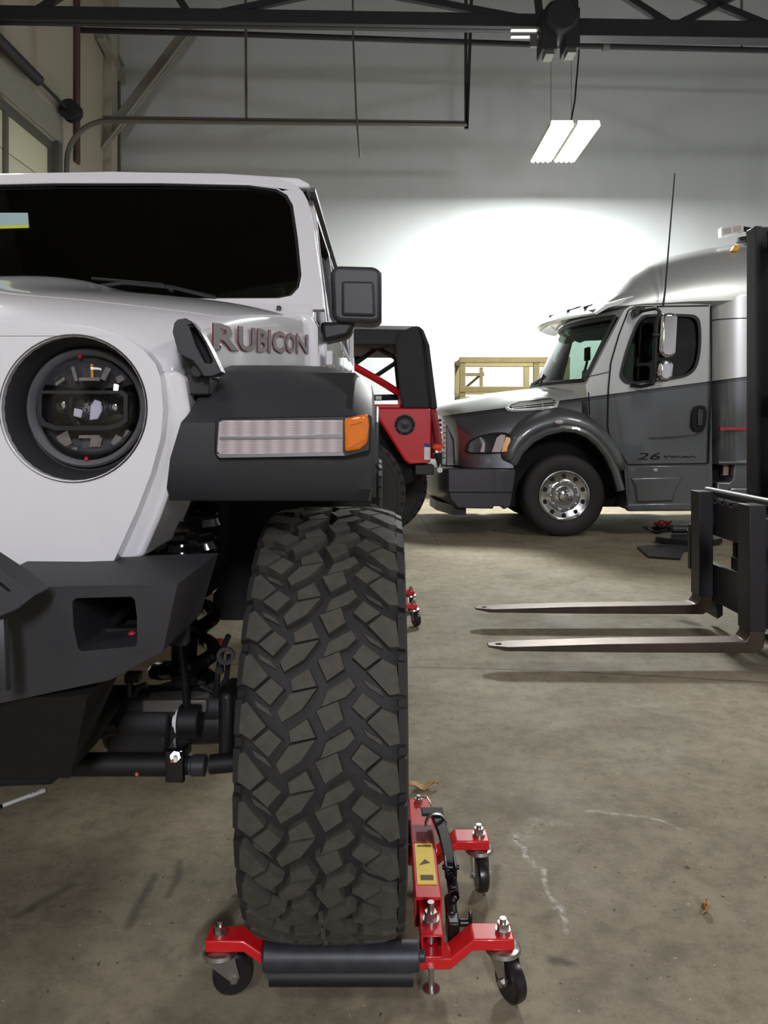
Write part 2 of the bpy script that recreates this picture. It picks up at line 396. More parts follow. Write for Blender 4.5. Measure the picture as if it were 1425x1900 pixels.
# ---------------------------------------------------------------- overhead fittings
def overhead():
    # door track : vertical rail, bend, long horizontal rail on rods
    t = thing('door_track', 'grey overhead door track curving from the left wall out along the back wall', 'door track', (WX0+.1, 11.5, DZ))
    Yt = 11.5; zt = Z_(224, Yt); xa = X_(124, Yt); rr = .62
    pts = [(xa, Yt, 0.1), (xa, Yt, zt-rr)]
    for i in range(1, 9):
        a = PI/2*i/8; pts.append((xa+rr-rr*math.cos(a), Yt, zt-rr+rr*math.sin(a)))
    xe = X_(866, Yt+.1); pts.append((xe, Yt+.12, zt-.02))
    obj('rail', G().tube(pts, .05, 6, ry=.035, ref=(0, 1, 0)), M['galv'], t)
    obj('angle', G().beam((X_(190, Yt), Yt+.03, zt+.06), (xe, Yt+.15, zt+.03), .05, .035), M['galv'], t)
    obj('rod', G().beam((X_(457, Yt), Yt, zt+.04), (X_(457, Yt)-.02, Yt, 9.38), .035, .035), M['galv'], t)
    for a, bx in ((866, 866), (868, 884)):
        obj('rod', G().beam((X_(a, Yt), Yt+.12, zt-.08), (X_(bx, Yt), Yt+.12, 9.38), .045, .045), M['beam'], t)
    # spring shaft with drum
    t = thing('spring_shaft', 'dark torsion shaft with a cable drum above the roll-up door', 'door shaft', (WX0+.18, 10, DZ+.4))
    ys, xs = 11.42, WX0+.16; zs = Z_(206, ys)
    obj('shaft', G().cyl((xs, 6.2, zs), (xs, ys+.1, zs), .025), M['beam'], t)
    obj('spring', G().cyl((xs, 7.5, zs), (xs, 10.4, zs), .075), M['beam'], t)
    obj('drum', G().lathe([(.0, -.09), (.15, -.09), (.15, -.06), (.12, -.05), (.12, .05), (.15, .06), (.15, .09), (0, .09)], (xs+.02, ys, zs), 'y', 24), M['beam'], t)
    # roof truss
    Yb = 9.4
    zc = Z_(44, Yb)
    t = thing('roof_truss', 'dark steel roof truss crossing below the ceiling along the top of the photo', 'roof truss', (0, Yb, zc))
    def bx(px): return X_(px, Yb)
    z_l, z_m, z_r = Z_(33, Yb), Z_(43, Yb), Z_(54, Yb)
    zz = 6.12; t.location.z = zz; t.rotation_euler = (0, 0, .03)
    obj('bottom_chord', G().box(WX0, bx(1000), Yb-.1, Yb-.02, zz-.075, zz+.085).box(WX0, bx(1000), Yb+.02, Yb+.1, zz-.06, zz+.075).box(WX0, bx(1000), Yb-.1, Yb+.1, zz+.06, zz+.075), M['beam'], t, bevel=.006)
    obj('bottom_chord', G().box(bx(1075), WX1, Yb-.1, Yb+.1, zz-.17, zz+.04), M['beam'], t, bevel=.006)
    obj('top_chord', G().box(WX0, WX1, Yb-.08, Yb+.08, zz+1.0, zz+1.15), M['beam'], t)
    for a, c in ((60, -150), (60, 130), (360, 330), (360, 560), (1030, 760), (1005, 1000), (1066, 1066), (1255, 1345), (1450, 1330), (1255, 1180)):
        obj('web', G().beam((bx(a), Yb, zz), (bx(a)+(c-a)*.0066*3.3, Yb, zz+1.0), .08, .08, (0, 1, 0)), M['beam'], t, bevel=.005)
    # motor hanging where the chords meet
    t = thing('hoist_motor', 'dark round motor unit hanging where the roof beams meet, above the bright lamp', 'motor', (bx(1032), Yb, zz))
    c = P(1036, 42, Yb-.25)
    obj('body', G().lathe([(0, -.2), (.17, -.2), (.21, -.14), (.21, .14), (.17, .2), (0, .2)], c, 'y', 28), M['beam'], t, bevel=.01)
    obj('bracket', G().box(c.x-.22, c.x-.04, c.y-.12, c.y+.2, c.z-.37, c.z+.1).box(c.x+.06, c.x+.23, c.y-.12, c.y+.2, c.z-.35, c.z+.12), M['beam'], t, bevel=.01)
    obj('foot', G().box(c.x-.17, c.x-.07, c.y-.1, c.y+.1, c.z-.42, c.z-.37), M['galv'], t); obj('foot', G().box(c.x+.09, c.x+.19, c.y-.1, c.y+.1, c.z-.40, c.z-.35), M['galv'], t)
    obj('clamp', G().box(c.x-.55, c.x-.2, c.y+.05, c.y+.12, c.z-.05, c.z-.025).box(c.x-.55, c.x-.2, c.y+.05, c.y+.12, c.z-.13, c.z-.105), M['zinc'], t)
    obj('lug', G().box(c.x-.33, c.x-.25, c.y, c.y+.05, c.z-.28, c.z-.13), M['galv'], t)
    # conduit
    Yp = 12.2; zp = Z_(76, Yp)
    t = thing('conduit', 'thin dark conduit running level just under the roof beam', 'pipe', (0, Yp, zp))
    obj('pipe', G().tube([P(150, 56, Yp), P(460, 64, Yp), P(1030, 84, Yp), P(1700, 100, Yp)], .045, 8), M['beam'], t)
    obj('coupling', G().cyl(P(1118, 86, Yp), P(1130, 86, Yp), .065), M['galv'], t)
    obj('hanger', G().cyl(P(1376, 91, Yp), P(1376, -150, Yp), .02), M['galv'], t)
    # thin hanging rod
    o = obj('hanging_rod', G().tube([P(653, -180, 10.5), P(655, 60, 10.5), P(661, 210, 10.5), P(668, 292, 10.5)], .014, 6), M['galv'])
    tag(o, 'thin bent rod hanging down in front of the back wall above the white car', 'rod')
    # braces in the corner
    a, b2 = P(362, 40, 13.7), P(172, 290, 13.2)
    o = obj('wall_brace', G().beam(a, b2, .22, .05, (0, 1, .2)).beam(a+Vector((.1, -.05, 0)), b2+Vector((.1, -.05, 0)), .02, .12, (0, 1, .2)), M['pale_steel'], bevel=.005)
    tag(o, 'pale diagonal steel brace rising along the back wall at the left corner', 'brace')
    o = obj('corner_brace', G().beam(P(186, 66, 12.8), P(228, 150, 13.9), .12, .10).beam(P(196, 58, 13.1), P(229, 122, 13.9), .04, .05), M['pale_steel'], bevel=.005)
    tag(o, 'short pale bracket sloping down to the left rear corner of the room', 'brace')
    o = obj('wall_cable', G().tube([P(174, 60, 13.1), P(176, 110, 13.1), P(160, 165, 13.1), P(161, 330, 13.1), P(163, 420, 13.1)], .025, 6), M['galv'])
    tag(o, 'thin kinked cable running down the wall by the left corner', 'cable')
    o = obj('corner_pipe', G().tube([P(221, 150, 13.85), P(221, 420, 13.85)], .03, 6), M['galv'])
    tag(o, 'thin vertical pipe in the left rear corner of the room', 'pipe')
    # hanging light fixture
    x, y, z = FIX
    t = thing('hanging_light', 'lit fluorescent high bay lamp hanging from a cord before the back wall', 'lamp', (x, y, z+.08))
    g = G()
    for s in (-1, 1):
        xc = x+s*.185
        g.prism([(xc-.165, z-.03), (xc-.15, z+.05), (xc+.15, z+.05), (xc+.165, z-.03), (xc+.16, z-.03), (xc+.145, z+.04), (xc-.145, z+.04), (xc-.16, z-.03)], 'y', y-.74, y+.74)
    g.box(x-.05, x+.05, y-.7, y+.74, z+.02, z+.07)
    obj('housing', g, M['fixture'], t)
    for s in (-1, 1):
        for k in range(4):
            xx = x+s*.185+(k-1.5)*.078
            obj('tube', G().cyl((xx, y-.745, z-.005), (xx, y+.745, z-.005), .031, n=12), M['tube'], t)
    obj('cord', G().tube([(x+.02, y-.3, z+.06), (x+.1, y-.3, z+.5), (x+.16, y-.3, z+1.2), (x+.12, y-.3, z+2.6), (x+.1, y-.3, 9.38)], .012, 6), M['black_ink'], t)
    obj('wire', G().cyl((x-.18, y, z+.06), (x-.18, y, 9.38), .004, n=6).cyl((x+.22, y+.4, z+.06), (x+.22, y+.4, 9.38), .004, n=6), M['galv'], t)
overhead()
# ---------------------------------------------------------------- tyre with block tread
TR, TW = .467, .145
BLOCKS = {
 'D': [(.522,3.85),(.745,4.12),(.551,4.367),(.393,4.133)],
 'S': [(.764,4.167),(.95,4.30),(.985,4.86),(.86,4.90),(.586,4.43)],
 'A': [(.367,3.55),(.435,3.73),(.319,3.93),(.019,4.133),(.087,3.817)],
 'B': [(-.048,4.2),(.222,4.017),(.29,4.367),(.077,4.617)],
 'C': [(-.155,3.367),(-.048,3.717),(-.348,3.817),(-.37,3.6)],
 'E': [(-.368,3.883),(-.048,3.767),(-.222,4.183),(-.464,4.433),(-.522,4.233)],
 'F': [(-.619,3.567),(-.455,3.783),(-.619,4.1),(-.812,3.833)],
 'H': [(-.837,3.773),(-1.0,3.64),(-.985,3.08),(-.913,3.03),(-.659,3.51)]}
def wheel(parent, c, name_t='tire', scale=1.0, out=1, detail=True):
    """wheel about the X axis at c; out = +1 if the outer face looks towards +X"""
    c = Vector(c); Rr = TR*scale; W = TW*scale; N = 34; pitch = 2*PI/N
    def pt(u, v, r): a = v*pitch; return c+Vector((u*W, -r*math.cos(a), -r*math.sin(a)))
    crown = lambda u: (.004*u*u+.011*abs(u)**6)*scale
    sb = .0185*scale
    g = G()
    prof = []
    for i in range(13):
        u = -1+i/6; prof.append((Rr-sb-crown(u), u*W))
    side = [(Rr-.040*scale, 1.075), (Rr-.062*scale, 1.10), (Rr-.066*scale, 1.075), (Rr-.11*scale, 1.09), (Rr-.15*scale, 1.06), (Rr-.20*scale, .98), (Rr-.225*scale, .93), (Rr-.245*scale, .86)]
    full = [(r, -u*W) for r, u in reversed(side)]+prof+[(r, u*W) for r, u in side]
    g.lathe(full, c, 'x', 102)
    gb = g; g = G()
    for k in range(N):
        for nm, poly in BLOCKS.items():
            cu = sum(p[0] for p in poly)/len(poly); cv = sum(p[1] for p in poly)/len(poly)
            n = len(poly); top = [pt(u, v+k, Rr-crown(u)) for u, v in poly]
            bot = [pt(cu+(u-cu)*1.10, cv+(v-cv)*1.10+k, Rr-sb-.004-crown(u)) for u, v in poly]
            ctr = pt(cu, cv+k, Rr-crown(cu))
            vs = top+bot+[ctr]
            fs = [(i, (i+1) % n, 2*n) for i in range(n)]+[(n+i, n+(i+1) % n, (i+1) % n, i) for i in range(n)]
            g.add(vs, fs)
        # low ramps at the groove bottoms
        for u0, v0, sg in ((.62, 4.72, 1), (-.67, 3.2, -1)):
            q = [(u0-.1*sg, v0-.16*sg), (u0+.12*sg, v0+.06*sg), (u0+.16*sg, v0+.2*sg), (u0-.02*sg, v0+.02*sg)]
            top = [pt(u, v+k, Rr-sb*.62-crown(u)) for u, v in q]; bot = [pt(u, v+k, Rr-sb-.003) for u, v in q]
            g.add(top+bot, [(0,1,2,3)]+[(4+i, 4+(i+1) % 4, (i+1) % 4, i) for i in range(4)])
        # side biters on both shoulders
        for s, v0 in ((1, 4.55), (-1, 3.35)):
            for (va, vb, ra, rb, w2) in ((-.36, .34, .016, .058, 1.09), (.42, .58, .024, .046, 1.075)):
                vs = []
                for r, u in ((Rr-ra*scale, .97), (Rr-ra*scale-.006, w2-.02), (Rr-rb*scale, w2), (Rr-rb*scale, .97)):
                    vs += [pt(s*u, v0+va+k, r), pt(s*u, v0+vb+k, r)]
                gb.add(vs, [(0,2,3,1), (2,4,5,3), (0,6,4,2), (1,3,5,7), (4,6,7,5)])
    tire = obj(name_t, gb, M['rubber'], parent, sharp=30)
    obj('tread', g, M['lug'], tire, sharp=20)
    g = G()
    rp = [(.222, -.128), (.236, -.128), (.236, -.118), (.205, -.09), (.2, .06), (.218, .115), (.236, .118), (.236, .128), (.222, .128), (.205, .1)]
    if scale != 1.0: rp = [(r*scale, t*scale) for r, t in rp]
    g.lathe(rp, c, 'x', 48)
    rim = obj('rim', g, M['gloss_black'], parent)
    g = G(); xf = c.x+out*.06*scale
    g.lathe([(0, -.02), (.06, -.02), (.07, .0), (.06, .03), (0, .035)], (xf, c.y, c.z), 'x', 24)
    for i in range(8):
        a = 2*PI*i/8; d = Vector((0, math.cos(a), math.sin(a)))
        g.beam(Vector((xf, c.y, c.z))+d*.05, Vector((xf+out*.02, c.y, c.z))+d*.212*scale, .045, .03, (1, 0, 0))
    g.cyl((c.x-out*.01, c.y, c.z), (c.x+out*.0, c.y, c.z), .16, n=32)
    obj('spokes', g, M['gloss_black'], rim, bevel=.004)
    return tire, rim

# ---------------------------------------------------------------- white off-road car
cx = -.97
AXY, AXZ = 1.815, .54
TCX = -.1145
def mir(poly):       # mirror a half outline (world X,Z) about the car's centre line
    return [(2*cx-x, z) for x, z in reversed(poly)]
def bside(Z): return -.2-max(0, Z-1.56)*.14    # body side tumblehome

car = thing('off_road_car', 'white four door off-road car with black fender flares, raised on red wheel dollies', 'car', (cx, 3.2, 0))

# wheels
tf, rf = wheel(car, (TCX, AXY, AXZ))
def dupwheel(tire, rim, d):
    for o in (tire, rim):
        c = copy_tree(o, car); c.location = o.location+Vector(d)
dupwheel(tf, rf, (-.055, 3.0, 0)); dupwheel(tf, rf, (2*(cx-TCX), 0, 0)); dupwheel(tf, rf, (2*(cx-TCX)-.055, 3.0, 0))

# hood
ST = [ # Y, side dx, [(dx,z)...] to side top, side bottom z
 (1.437, .566, [(0,1.385),(.06,1.385),(.12,1.384),(.20,1.38),(.33,1.374),(.46,1.352)], (.525,1.312), 1.298, 1.285),
 (1.45, .572, [(0,1.412),(.06,1.412),(.12,1.410),(.20,1.406),(.33,1.398),(.47,1.373)], (.53,1.334), 1.312, 1.285),
 (1.52, .585, [(0,1.462),(.06,1.461),(.12,1.458),(.20,1.452),(.33,1.441),(.48,1.415)], (.545,1.383), 1.352, 1.29),
 (1.66, .612, [(0,1.517),(.06,1.513),(.12,1.503),(.20,1.494),(.33,1.485),(.50,1.460)], (.57,1.442), 1.422, 1.30),
 (1.95, .667, [(0,1.582),(.06,1.575),(.12,1.560),(.20,1.546),(.33,1.538),(.52,1.518)], (.625,1.496), 1.472, 1.325),
 (2.20, .715, [(0,1.632),(.06,1.622),(.12,1.604),(.20,1.586),(.33,1.576),(.55,1.554)], (.67,1.528), 1.502, 1.345),
 (2.37, .748, [(0,1.655),(.06,1.645),(.12,1.626),(.20,1.607),(.33,1.596),(.57,1.572)], (.70,1.548), 1.515, 1.355)]
def hood_ring(s):
    Y, sd, tops, sh, zt, zb = s
    half = [(dx, z) for dx, z in tops]+[sh, (sd-.012, (sh[1]+zt)/2), (sd, zt), (sd+.004, (zt+zb)/2), (sd+.004, zb)]
    r = [(cx+dx, Y, z) for dx, z in half]; l = [(cx-dx, Y, z) for dx, z in reversed(half[1:])]
    return l+r
def hood_side(Y, t):
    """point on the hood's flat side: t 0 bottom .. 1 top of side"""
    for a, b in zip(ST, ST[1:]):
        if a[0] <= Y <= b[0] or b is ST[-1]:
            k = (Y-a[0])/(b[0]-a[0]); L = lambda i: a[i]+(b[i]-a[i])*k
            zb, zt = L(5), L(4); return Vector((cx+L(1)+.004, Y, zb+(zt-zb)*t))
g = G().loft([hood_ring(s) for s in ST], False, False)
hood = obj('hood', g, M['white'], car, sub=2, solid=0)

# lettering on the hood side
def text_mesh(body, offset, size=1.0, extrude=0.0, shear=0.0):
    cu = bpy.data.curves.new('t', 'FONT'); cu.body = body; cu.size = size; cu.offset = offset; cu.extrude = extrude; cu.shear = shear; cu.resolution_u = 2
    o = bpy.data.objects.new('t', cu); COL.objects.link(o); bpy.context.view_layer.update()
    me = bpy.data.meshes.new_from_object(o.evaluated_get(bpy.context.evaluated_depsgraph_get()))
    vs = [v.co.copy() for v in me.vertices]; fs = [tuple(p.vertices) for p in me.polygons]
    bpy.data.objects.remove(o); bpy.data.meshes.remove(me); bpy.data.curves.remove(cu); return vs, fs
def flat_text(body, fn, offset=0.0, w=None):
    """fn(s,t): s 0..1 along the word, t 0..1 cap height -> world point"""
    vs, fs = text_mesh(body, offset)
    x0, x1, y1 = w
    g = G(); g.add([fn((v.x-x0)/(x1-x0), v.y/y1) for v in vs], fs); return g
tv, _ = text_mesh('RUBICON', 0.03); ext = (min(v.x for v in tv), max(v.x for v in tv), .70)
def rub(d):
    def fn(s, t):
        ks = [(-.1, 1.56), (0, 1.615), (.155, 1.775), (.31, 1.885), (.47, 1.98), (.54, 2.03), (.69, 2.12), (.86, 2.20), (1, 2.31), (1.1, 2.36)]
        Y = ks[-1][1]
        for (s0, y0), (s1, y1) in zip(ks, ks[1:]):
            if s0 <= s <= s1: Y = y0+(y1-y0)*(s-s0)/(s1-s0)
        p = hood_side(Y, .5); p.z = 1.394+(Y-1.69)*.081+(t-.5)*.054
        Y -= (t-.5)*.03*0
        return p+Vector((.003+d, 0, 0))
    return fn
obj('decal_edge', flat_text('RUBICON', rub(0), .036, ext), M['decal_red'], hood, sharp=0, label='dark red outline of the lettering')
obj('decal', flat_text('RUBICON', rub(.0012), .022, ext), M['decal'], hood, sharp=0, label='grey lettering on the hood side')

# grille panel (painted) with slots and headlight openings
YG = 1.40
def gp(px, py, Y=YG): v = P(px, py, Y); return (v.x, v.z)
half = [gp(-272, 594), gp(0, 595), gp(90, 597), gp(170, 606), gp(225, 623), gp(265, 648), gp(288, 675), gp(298, 700), gp(303, 760), gp(298, 815), gp(280, 880), gp(255, 945), gp(228, 1005), gp(212, 1040), gp(170, 1062), gp(70, 1075), gp(-272, 1078)]
half[0] = (cx, half[0][1]); half[-1] = (cx, half[-1][1])
outl = half+mir(half)[1:-1]
hl = (-.5645, 1.2313)
def circ(c, r, n=40, sx=1): return [(c[0]+math.cos(2*PI*i/n)*r*sx, c[1]+math.sin(2*PI*i/n)*r) for i in range(n)]
holes = [circ(hl, .131), [(2*cx-x, z) for x, z in circ(hl, .131)]]
zt, zb = Z_(638, YG), Z_(1012, YG)
for k in range(7):
    xc = cx+(k-3)*.0812; t = []
    wd = .027
    for (sx, z) in ((-1, zb+.02), (-.6, zb), (.6, zb), (1, zb+.02), (1.05, zt-.02), (.6, zt), (-.6, zt), (-1.05, zt-.02)): t.append((xc+sx*wd, z))
    holes.append(t)
grille = obj('grille_panel', G().prism(outl, 'y', YG, YG+.05, holes), M['white'], car, bevel=.01, segs=3)
obj('grille_backing', G().box(cx-.272, cx+.272, YG+.05, YG+.08, zb-.03, zt+.03), M['under'], grille)
# painted inner fender side beside the grille
a = [gp(300, 690, 1.45), gp(330, 688, 1.45), gp(346, 700, 1.45), gp(352, 745, 1.45), gp(360, 790, 1.45), gp(335, 850, 1.45), gp(320, 905, 1.45), gp(300, 960, 1.45), gp(270, 1030, 1.45), gp(205, 1060, 1.45), gp(200, 1040, 1.45), gp(240, 960, 1.45), gp(290, 830, 1.45)]
g = G().prism(a, 'y', 1.435, 1.66); b = [(2*cx-x, z) for x, z in a]; 
obj('grille_side', g, M['white'], car, bevel=.008)
obj('grille_side', G().prism(b, 'y', 1.435, 1.66), M['white'], car, bevel=.008)
obj('grille_core', G().box(cx-.52, cx+.52, 1.53, 1.60, .95, 1.36), M['under'], car)

M['ring'] = mat('satin_grey_ring', (118, 118, 122), .3, metal=.3, var=.05)
M['reflector'] = mat('headlight_reflector', (170, 170, 175), .22, metal=.8, var=.3, scale=40)
M['led'] = mat('pale_lens_element', (214, 212, 232), .15, coat=1, var=.1)  # bright reflection in the projector lens, put into the colour
M['facet'] = mat('bright_facet', (150, 148, 150), .18, metal=.55, coat=1, var=.4, scale=120)  # painted reflections that brighten the dark headlight bowl
def headlight(s):
    x = hl[0] if s > 0 else 2*cx-hl[0]; z = hl[1]; y = YG
    h = obj('headlight', G().lathe([(.133, -.004), (.138, .004), (.131, .012), (.122, .05), (.117, .072), (.105, .075)], (x, y, z), 'y', 64), M['flare'], car)
    rx, rz, ry = x+.0, z+.003, y+.066
    obj('ring', G().lathe([(.113, .012), (.113, -.006), (.109, -.011), (.102, -.004), (.096, .012)], (rx, ry, rz), 'y', 64), M['ring'], h, label='satin grey ring around the lamp')
    obj('back_bowl', G().lathe([(.101, 0), (.09, .03), (.06, .06), (0, .07)], (rx, ry, rz), 'y', 48), M['gloss_black'], h)
    # upper and lower faceted reflectors
    for sg in (1, -1):
        g = G(); n = 7
        for i in range(n):
            a0 = R(28+124*i/n)*sg; a1 = R(28+124*(i+1)/n)*sg
            p = [(rx+.096*math.cos(a0), ry+.004, rz+.096*math.sin(a0)), (rx+.096*math.cos(a1), ry+.004, rz+.096*math.sin(a1)),
                 (rx+.055*math.cos(a1), ry+.045, rz+sg*.04), (rx+.055*math.cos(a0), ry+.045, rz+sg*.04)]
            g.add(p, [(0, 1, 2, 3)])
        g.box(rx-.02, rx+.02, ry+.01, ry+.045, rz+sg*.052, rz+sg*.058)
        obj('reflector', g, M['reflector'], h, sharp=5, label=('upper' if sg > 0 else 'lower')+' faceted reflector')
    # crossbar frame
    fr = [(-.088, .026), (-.082, .032), (.074, .032), (.083, .024), (.083, -.026), (.07, -.036), (.045, -.043), (-.055, -.043), (-.08, -.034), (-.088, -.02)]
    inn = [(q[0]*.90, q[1]*.80) for q in fr]
    obj('crossbar', G().prism([(rx+q[0], rz+q[1]) for q in fr], 'y', ry-.018, ry+.03, [[(rx+q[0], rz+q[1]) for q in inn]]), M['plastic'], h, bevel=.003)
    obj('projector', G().sphere((rx+.0, ry+.035, rz), .036, .028, .032, 28, 16), M['lens_ball'], h)
    obj('led_chip', G().prism([(rx+.002, rz-.024), (rx+.018, rz-.022), (rx+.026, rz-.006), (rx+.024, rz+.012), (rx+.012, rz+.016), (rx+.004, rz+.004)], 'y', ry+.004, ry+.01).prism([(rx-.03, rz-.016), (rx-.014, rz-.02), (rx-.012, rz-.004), (rx-.028, rz-.0)], 'y', ry+.006, ry+.012), M['led'], h, bevel=.002, label='pale element behind the projector lens')
    obj('side_reflector', G().sphere((rx+.048, ry+.012, rz+.002), .010, .006, .012), M['chrome'], h); obj('side_reflector', G().sphere((rx-.05, ry+.012, rz+.006), .007, .005, .012), M['chrome'], h)
    for (dx, dz_, w_, hh, tl) in ((-.03, .066, .006, .03, .3), (.004, .07, .004, .032, .05), (.03, .066, .010, .026, -.4), (.058, .056, .016, .012, .5), (-.058, .05, .02, .006, .6), (-.05, -.062, .022, .026, .5), (-.03, -.082, .01, .012, .2), (.01, -.066, .02, .018, 0), (.05, -.062, .012, .02, -.5), (.07, -.05, .006, .016, -.3)):
        c_, s_ = math.cos(tl), math.sin(tl); pp = [(rx+dx+a*c_-b*s_, rz+dz_+a*s_+b*c_) for a, b in ((-w_/2, -hh/2), (w_/2, -hh/2), (w_*.7, hh/2), (-w_*.4, hh/2))]
        obj('facet', G().prism(pp, 'y', ry+.012, ry+.016), M['facet'] if dx != .004 else M['amber2'], h)
    obj('projector_shroud', G().lathe([(.037, 0), (.041, -.01), (.043, .05)], (rx, ry+.02, rz), 'y', 28).sphere((rx-.058, ry+.02, rz+.002), .018, .014, .022), M['gloss_black'], h)
    obj('lens', G().lathe([(.098, 0), (.08, -.012), (.04, -.018), (0, -.02)], (rx, ry-.002, rz), 'y', 48), M['lens_glass'], h)
    for q in (1, -1): obj('marker_dot', G().sphere((rx-.012*(q > 0), ry-.004, rz+.097*q), .004), M['redcar'], h)
m = bpy.data.materials.new('projector_glass'); nt, bb = nodes(m); bb.inputs['Base Color'].default_value = (.35, .36, .48, 1); bb.inputs['Roughness'].default_value = .03; bb.inputs['Metallic'].default_value = .9
nz = nt.nodes.new('ShaderNodeTexNoise'); nz.inputs['Scale'].default_value = 25; rp_ = nt.nodes.new('ShaderNodeValToRGB'); nt.links.new(nz.outputs['Fac'], rp_.inputs[0])
rp_.color_ramp.elements[0].position = .4; rp_.color_ramp.elements[0].color = (.02, .02, .05, 1); rp_.color_ramp.elements[1].position = .62; rp_.color_ramp.elements[1].color = (.75, .75, .85, 1)
nt.links.new(rp_.outputs[0], bb.inputs['Base Color']); M['lens_ball'] = m
headlight(1); headlight(-1)

# hood latches
def latch(s):
    def q(px, py, Y): v = P(px, py, Y); return Vector((v.x if s > 0 else 2*cx-v.x, v.y, v.z))
    Y = 1.47
    base = [q(*p, Y) for p in ((320, 616), (340, 617), (372, 660), (395, 700), (374, 724), (353, 716), (340, 675))]
    h = obj('hood_latch', G().prism([(v.x, v.z) for v in base], 'y', Y, Y+.07), M['plastic'], car, bevel=.004)
    ho = [q(*p, Y) for p in ((333, 622), (336, 606), (342, 599), (357, 597), (366, 602), (384, 622), (400, 650), (421, 694), (410, 700), (388, 701), (378, 684), (368, 672), (344, 660))]
    hi = [q(*p, Y) for p in ((363, 613), (373, 613), (390, 640), (405, 673), (402, 679), (391, 677), (376, 648))]
    obj('handle', G().prism([(v.x, v.z) for v in ho], 'y', Y-.05, Y-.008, [[(v.x, v.z) for v in hi]]), M['flare'], h, bevel=.005)
    obj('slot_backing', G().prism([(u.x, u.z) for u in hi], 'y', Y-.02, Y-.012), M['under'], h)
    v = q(369, 689, Y-.02); obj('pivot', G().cyl((v.x, Y-.035, v.z), (v.x, Y+.02, v.z), .0125, n=20), M['plastic'], h, bevel=.002)
    v = q(372, 722, Y); obj('foot', G().box(v.x-.03, v.x+.02, Y-.01, Y+.06, v.z-.012, v.z+.03), M['plastic'], h, bevel=.004)
latch(1); latch(-1)

# fender flares with lamps
FP = [ # Y, Z, x inner, x outer
 (1.450, 1.060, -.402, -.030), (1.425, 1.085, -.402, -.025), (1.412, 1.140, -.392, -.022), (1.412, 1.206, -.372, -.022),
 (1.428, 1.222, -.362, -.022), (1.50, 1.272, -.352, -.024), (1.60, 1.312, -.352, -.026), (1.72, 1.335, -.34, -.03), (1.90, 1.345, -.31, -.03),
 (2.10, 1.330, -.28, -.03), (2.25, 1.27, -.25, -.03), (2.35, 1.15, -.24, -.03), (2.42, .98, -.23, -.03)]
def flare(s, dy=0.0, rear=False):
    n = len(FP); th = .03
    cyy, czz = 1.85, 1.0
    outer = []; inner = []
    for (y, z, xi, xo) in FP:
        d = Vector((y-cyy, z-czz)).normalized()
        outer.append((y, z, xi, xo)); inner.append((y-d.x*th, z-d.y*th, xi, xo))
    xs = lambda x: x if s > 0 else 2*cx-x
    rings = []
    NU = 12
    for j in range(n):
        y, z, xi, xo = outer[j]; y2, z2, _, _ = inner[j]; ring = []
        d = Vector((y-cyy, z-czz)).normalized()
        for k in range(NU):
            u = k/(NU-1); x = xi+(xo-xi)*u
            k_ = .45 if j < 4 else (.7 if j == 4 else 1.0)
            drop = (max(0, (u-.55)/.45)**2.4*.040+max(0, u-.25)**2*.012)*k_
            ring.append((xs(x), y-d.x*drop+dy, z-d.y*drop))
        ring.append((xs(xo+.004), y-d.x*(drop+.016)+dy, z-d.y*(drop+.016)))
        ring.append((xs(xo+.002), y-d.x*(drop+.05)+dy, z-d.y*(drop+.05)))
        ring.append((xs(xo-.018), y-d.x*(drop+.055)+dy, z-d.y*(drop+.055)))
        for k in range(NU-1, -1, -1):
            u = k/(NU-1); x = xi+(xo-.02-xi)*u; dr = (max(0, (u-.55)/.45)**2.4*.040+max(0, u-.25)**2*.012)*k_; ring.append((xs(x), y2-d.x*dr+dy, z2-d.y*dr))
        rings.append(ring)
    fl = obj('fender_flare', G().loft(rings), M['flare'], car, sharp=32)
    return fl
fl = flare(1); fl2 = flare(-1)
def lamps(fl, s):
    def q(px, py, Y): v = P(px, py, Y); return (v.x if s > 0 else 2*cx-v.x, v.z)
    Y = 1.408
    bz = [q(*p, Y) for p in ((400, 776), (690, 770), (688, 838), (640, 850), (404, 852), (398, 840))]
    obj('lamp_bezel', G().prism(bz, 'y', Y-.004, Y+.02), M['plastic'], fl, bevel=.004)
    ln = [q(*p, Y) for p in ((408, 783), (416, 780), (637, 779), (637, 841), (412, 845), (404, 838))]
    l = obj('marker_lamp', G().prism(ln, 'y', Y-.011, Y), M['marker'], fl, bevel=.003, label='ribbed clear lens of the marker lamp')
    obj('chrome_strip', G().prism([q(*p, Y) for p in ((410, 810), (560, 809), (590, 806), (637, 805), (637, 812), (410, 815))], 'y', Y-.014, Y-.006).prism([q(*p, Y) for p in ((404, 842), (637, 839), (640, 845), (410, 849))], 'y', Y-.012, Y-.004), M['chrome'], fl)
    am = [q(*p, Y) for p in ((639, 777), (665, 771), (682, 767), (685, 790), (682, 822), (668, 834), (640, 839))]
    obj('turn_signal', G().prism(am, 'y', Y-.012, Y+.006), M['amber'], fl, bevel=.006, segs=3, label='amber turn signal lens')
    am2 = [q(*p, Y) for p in ((646, 785), (676, 778), (678, 815), (647, 832))]
    obj('signal_rib', G().prism(am2, 'y', Y-.015, Y-.010, [[q(*p, Y) for p in ((650, 789), (672, 783), (674, 812), (651, 826))]]), M['amber'], fl)
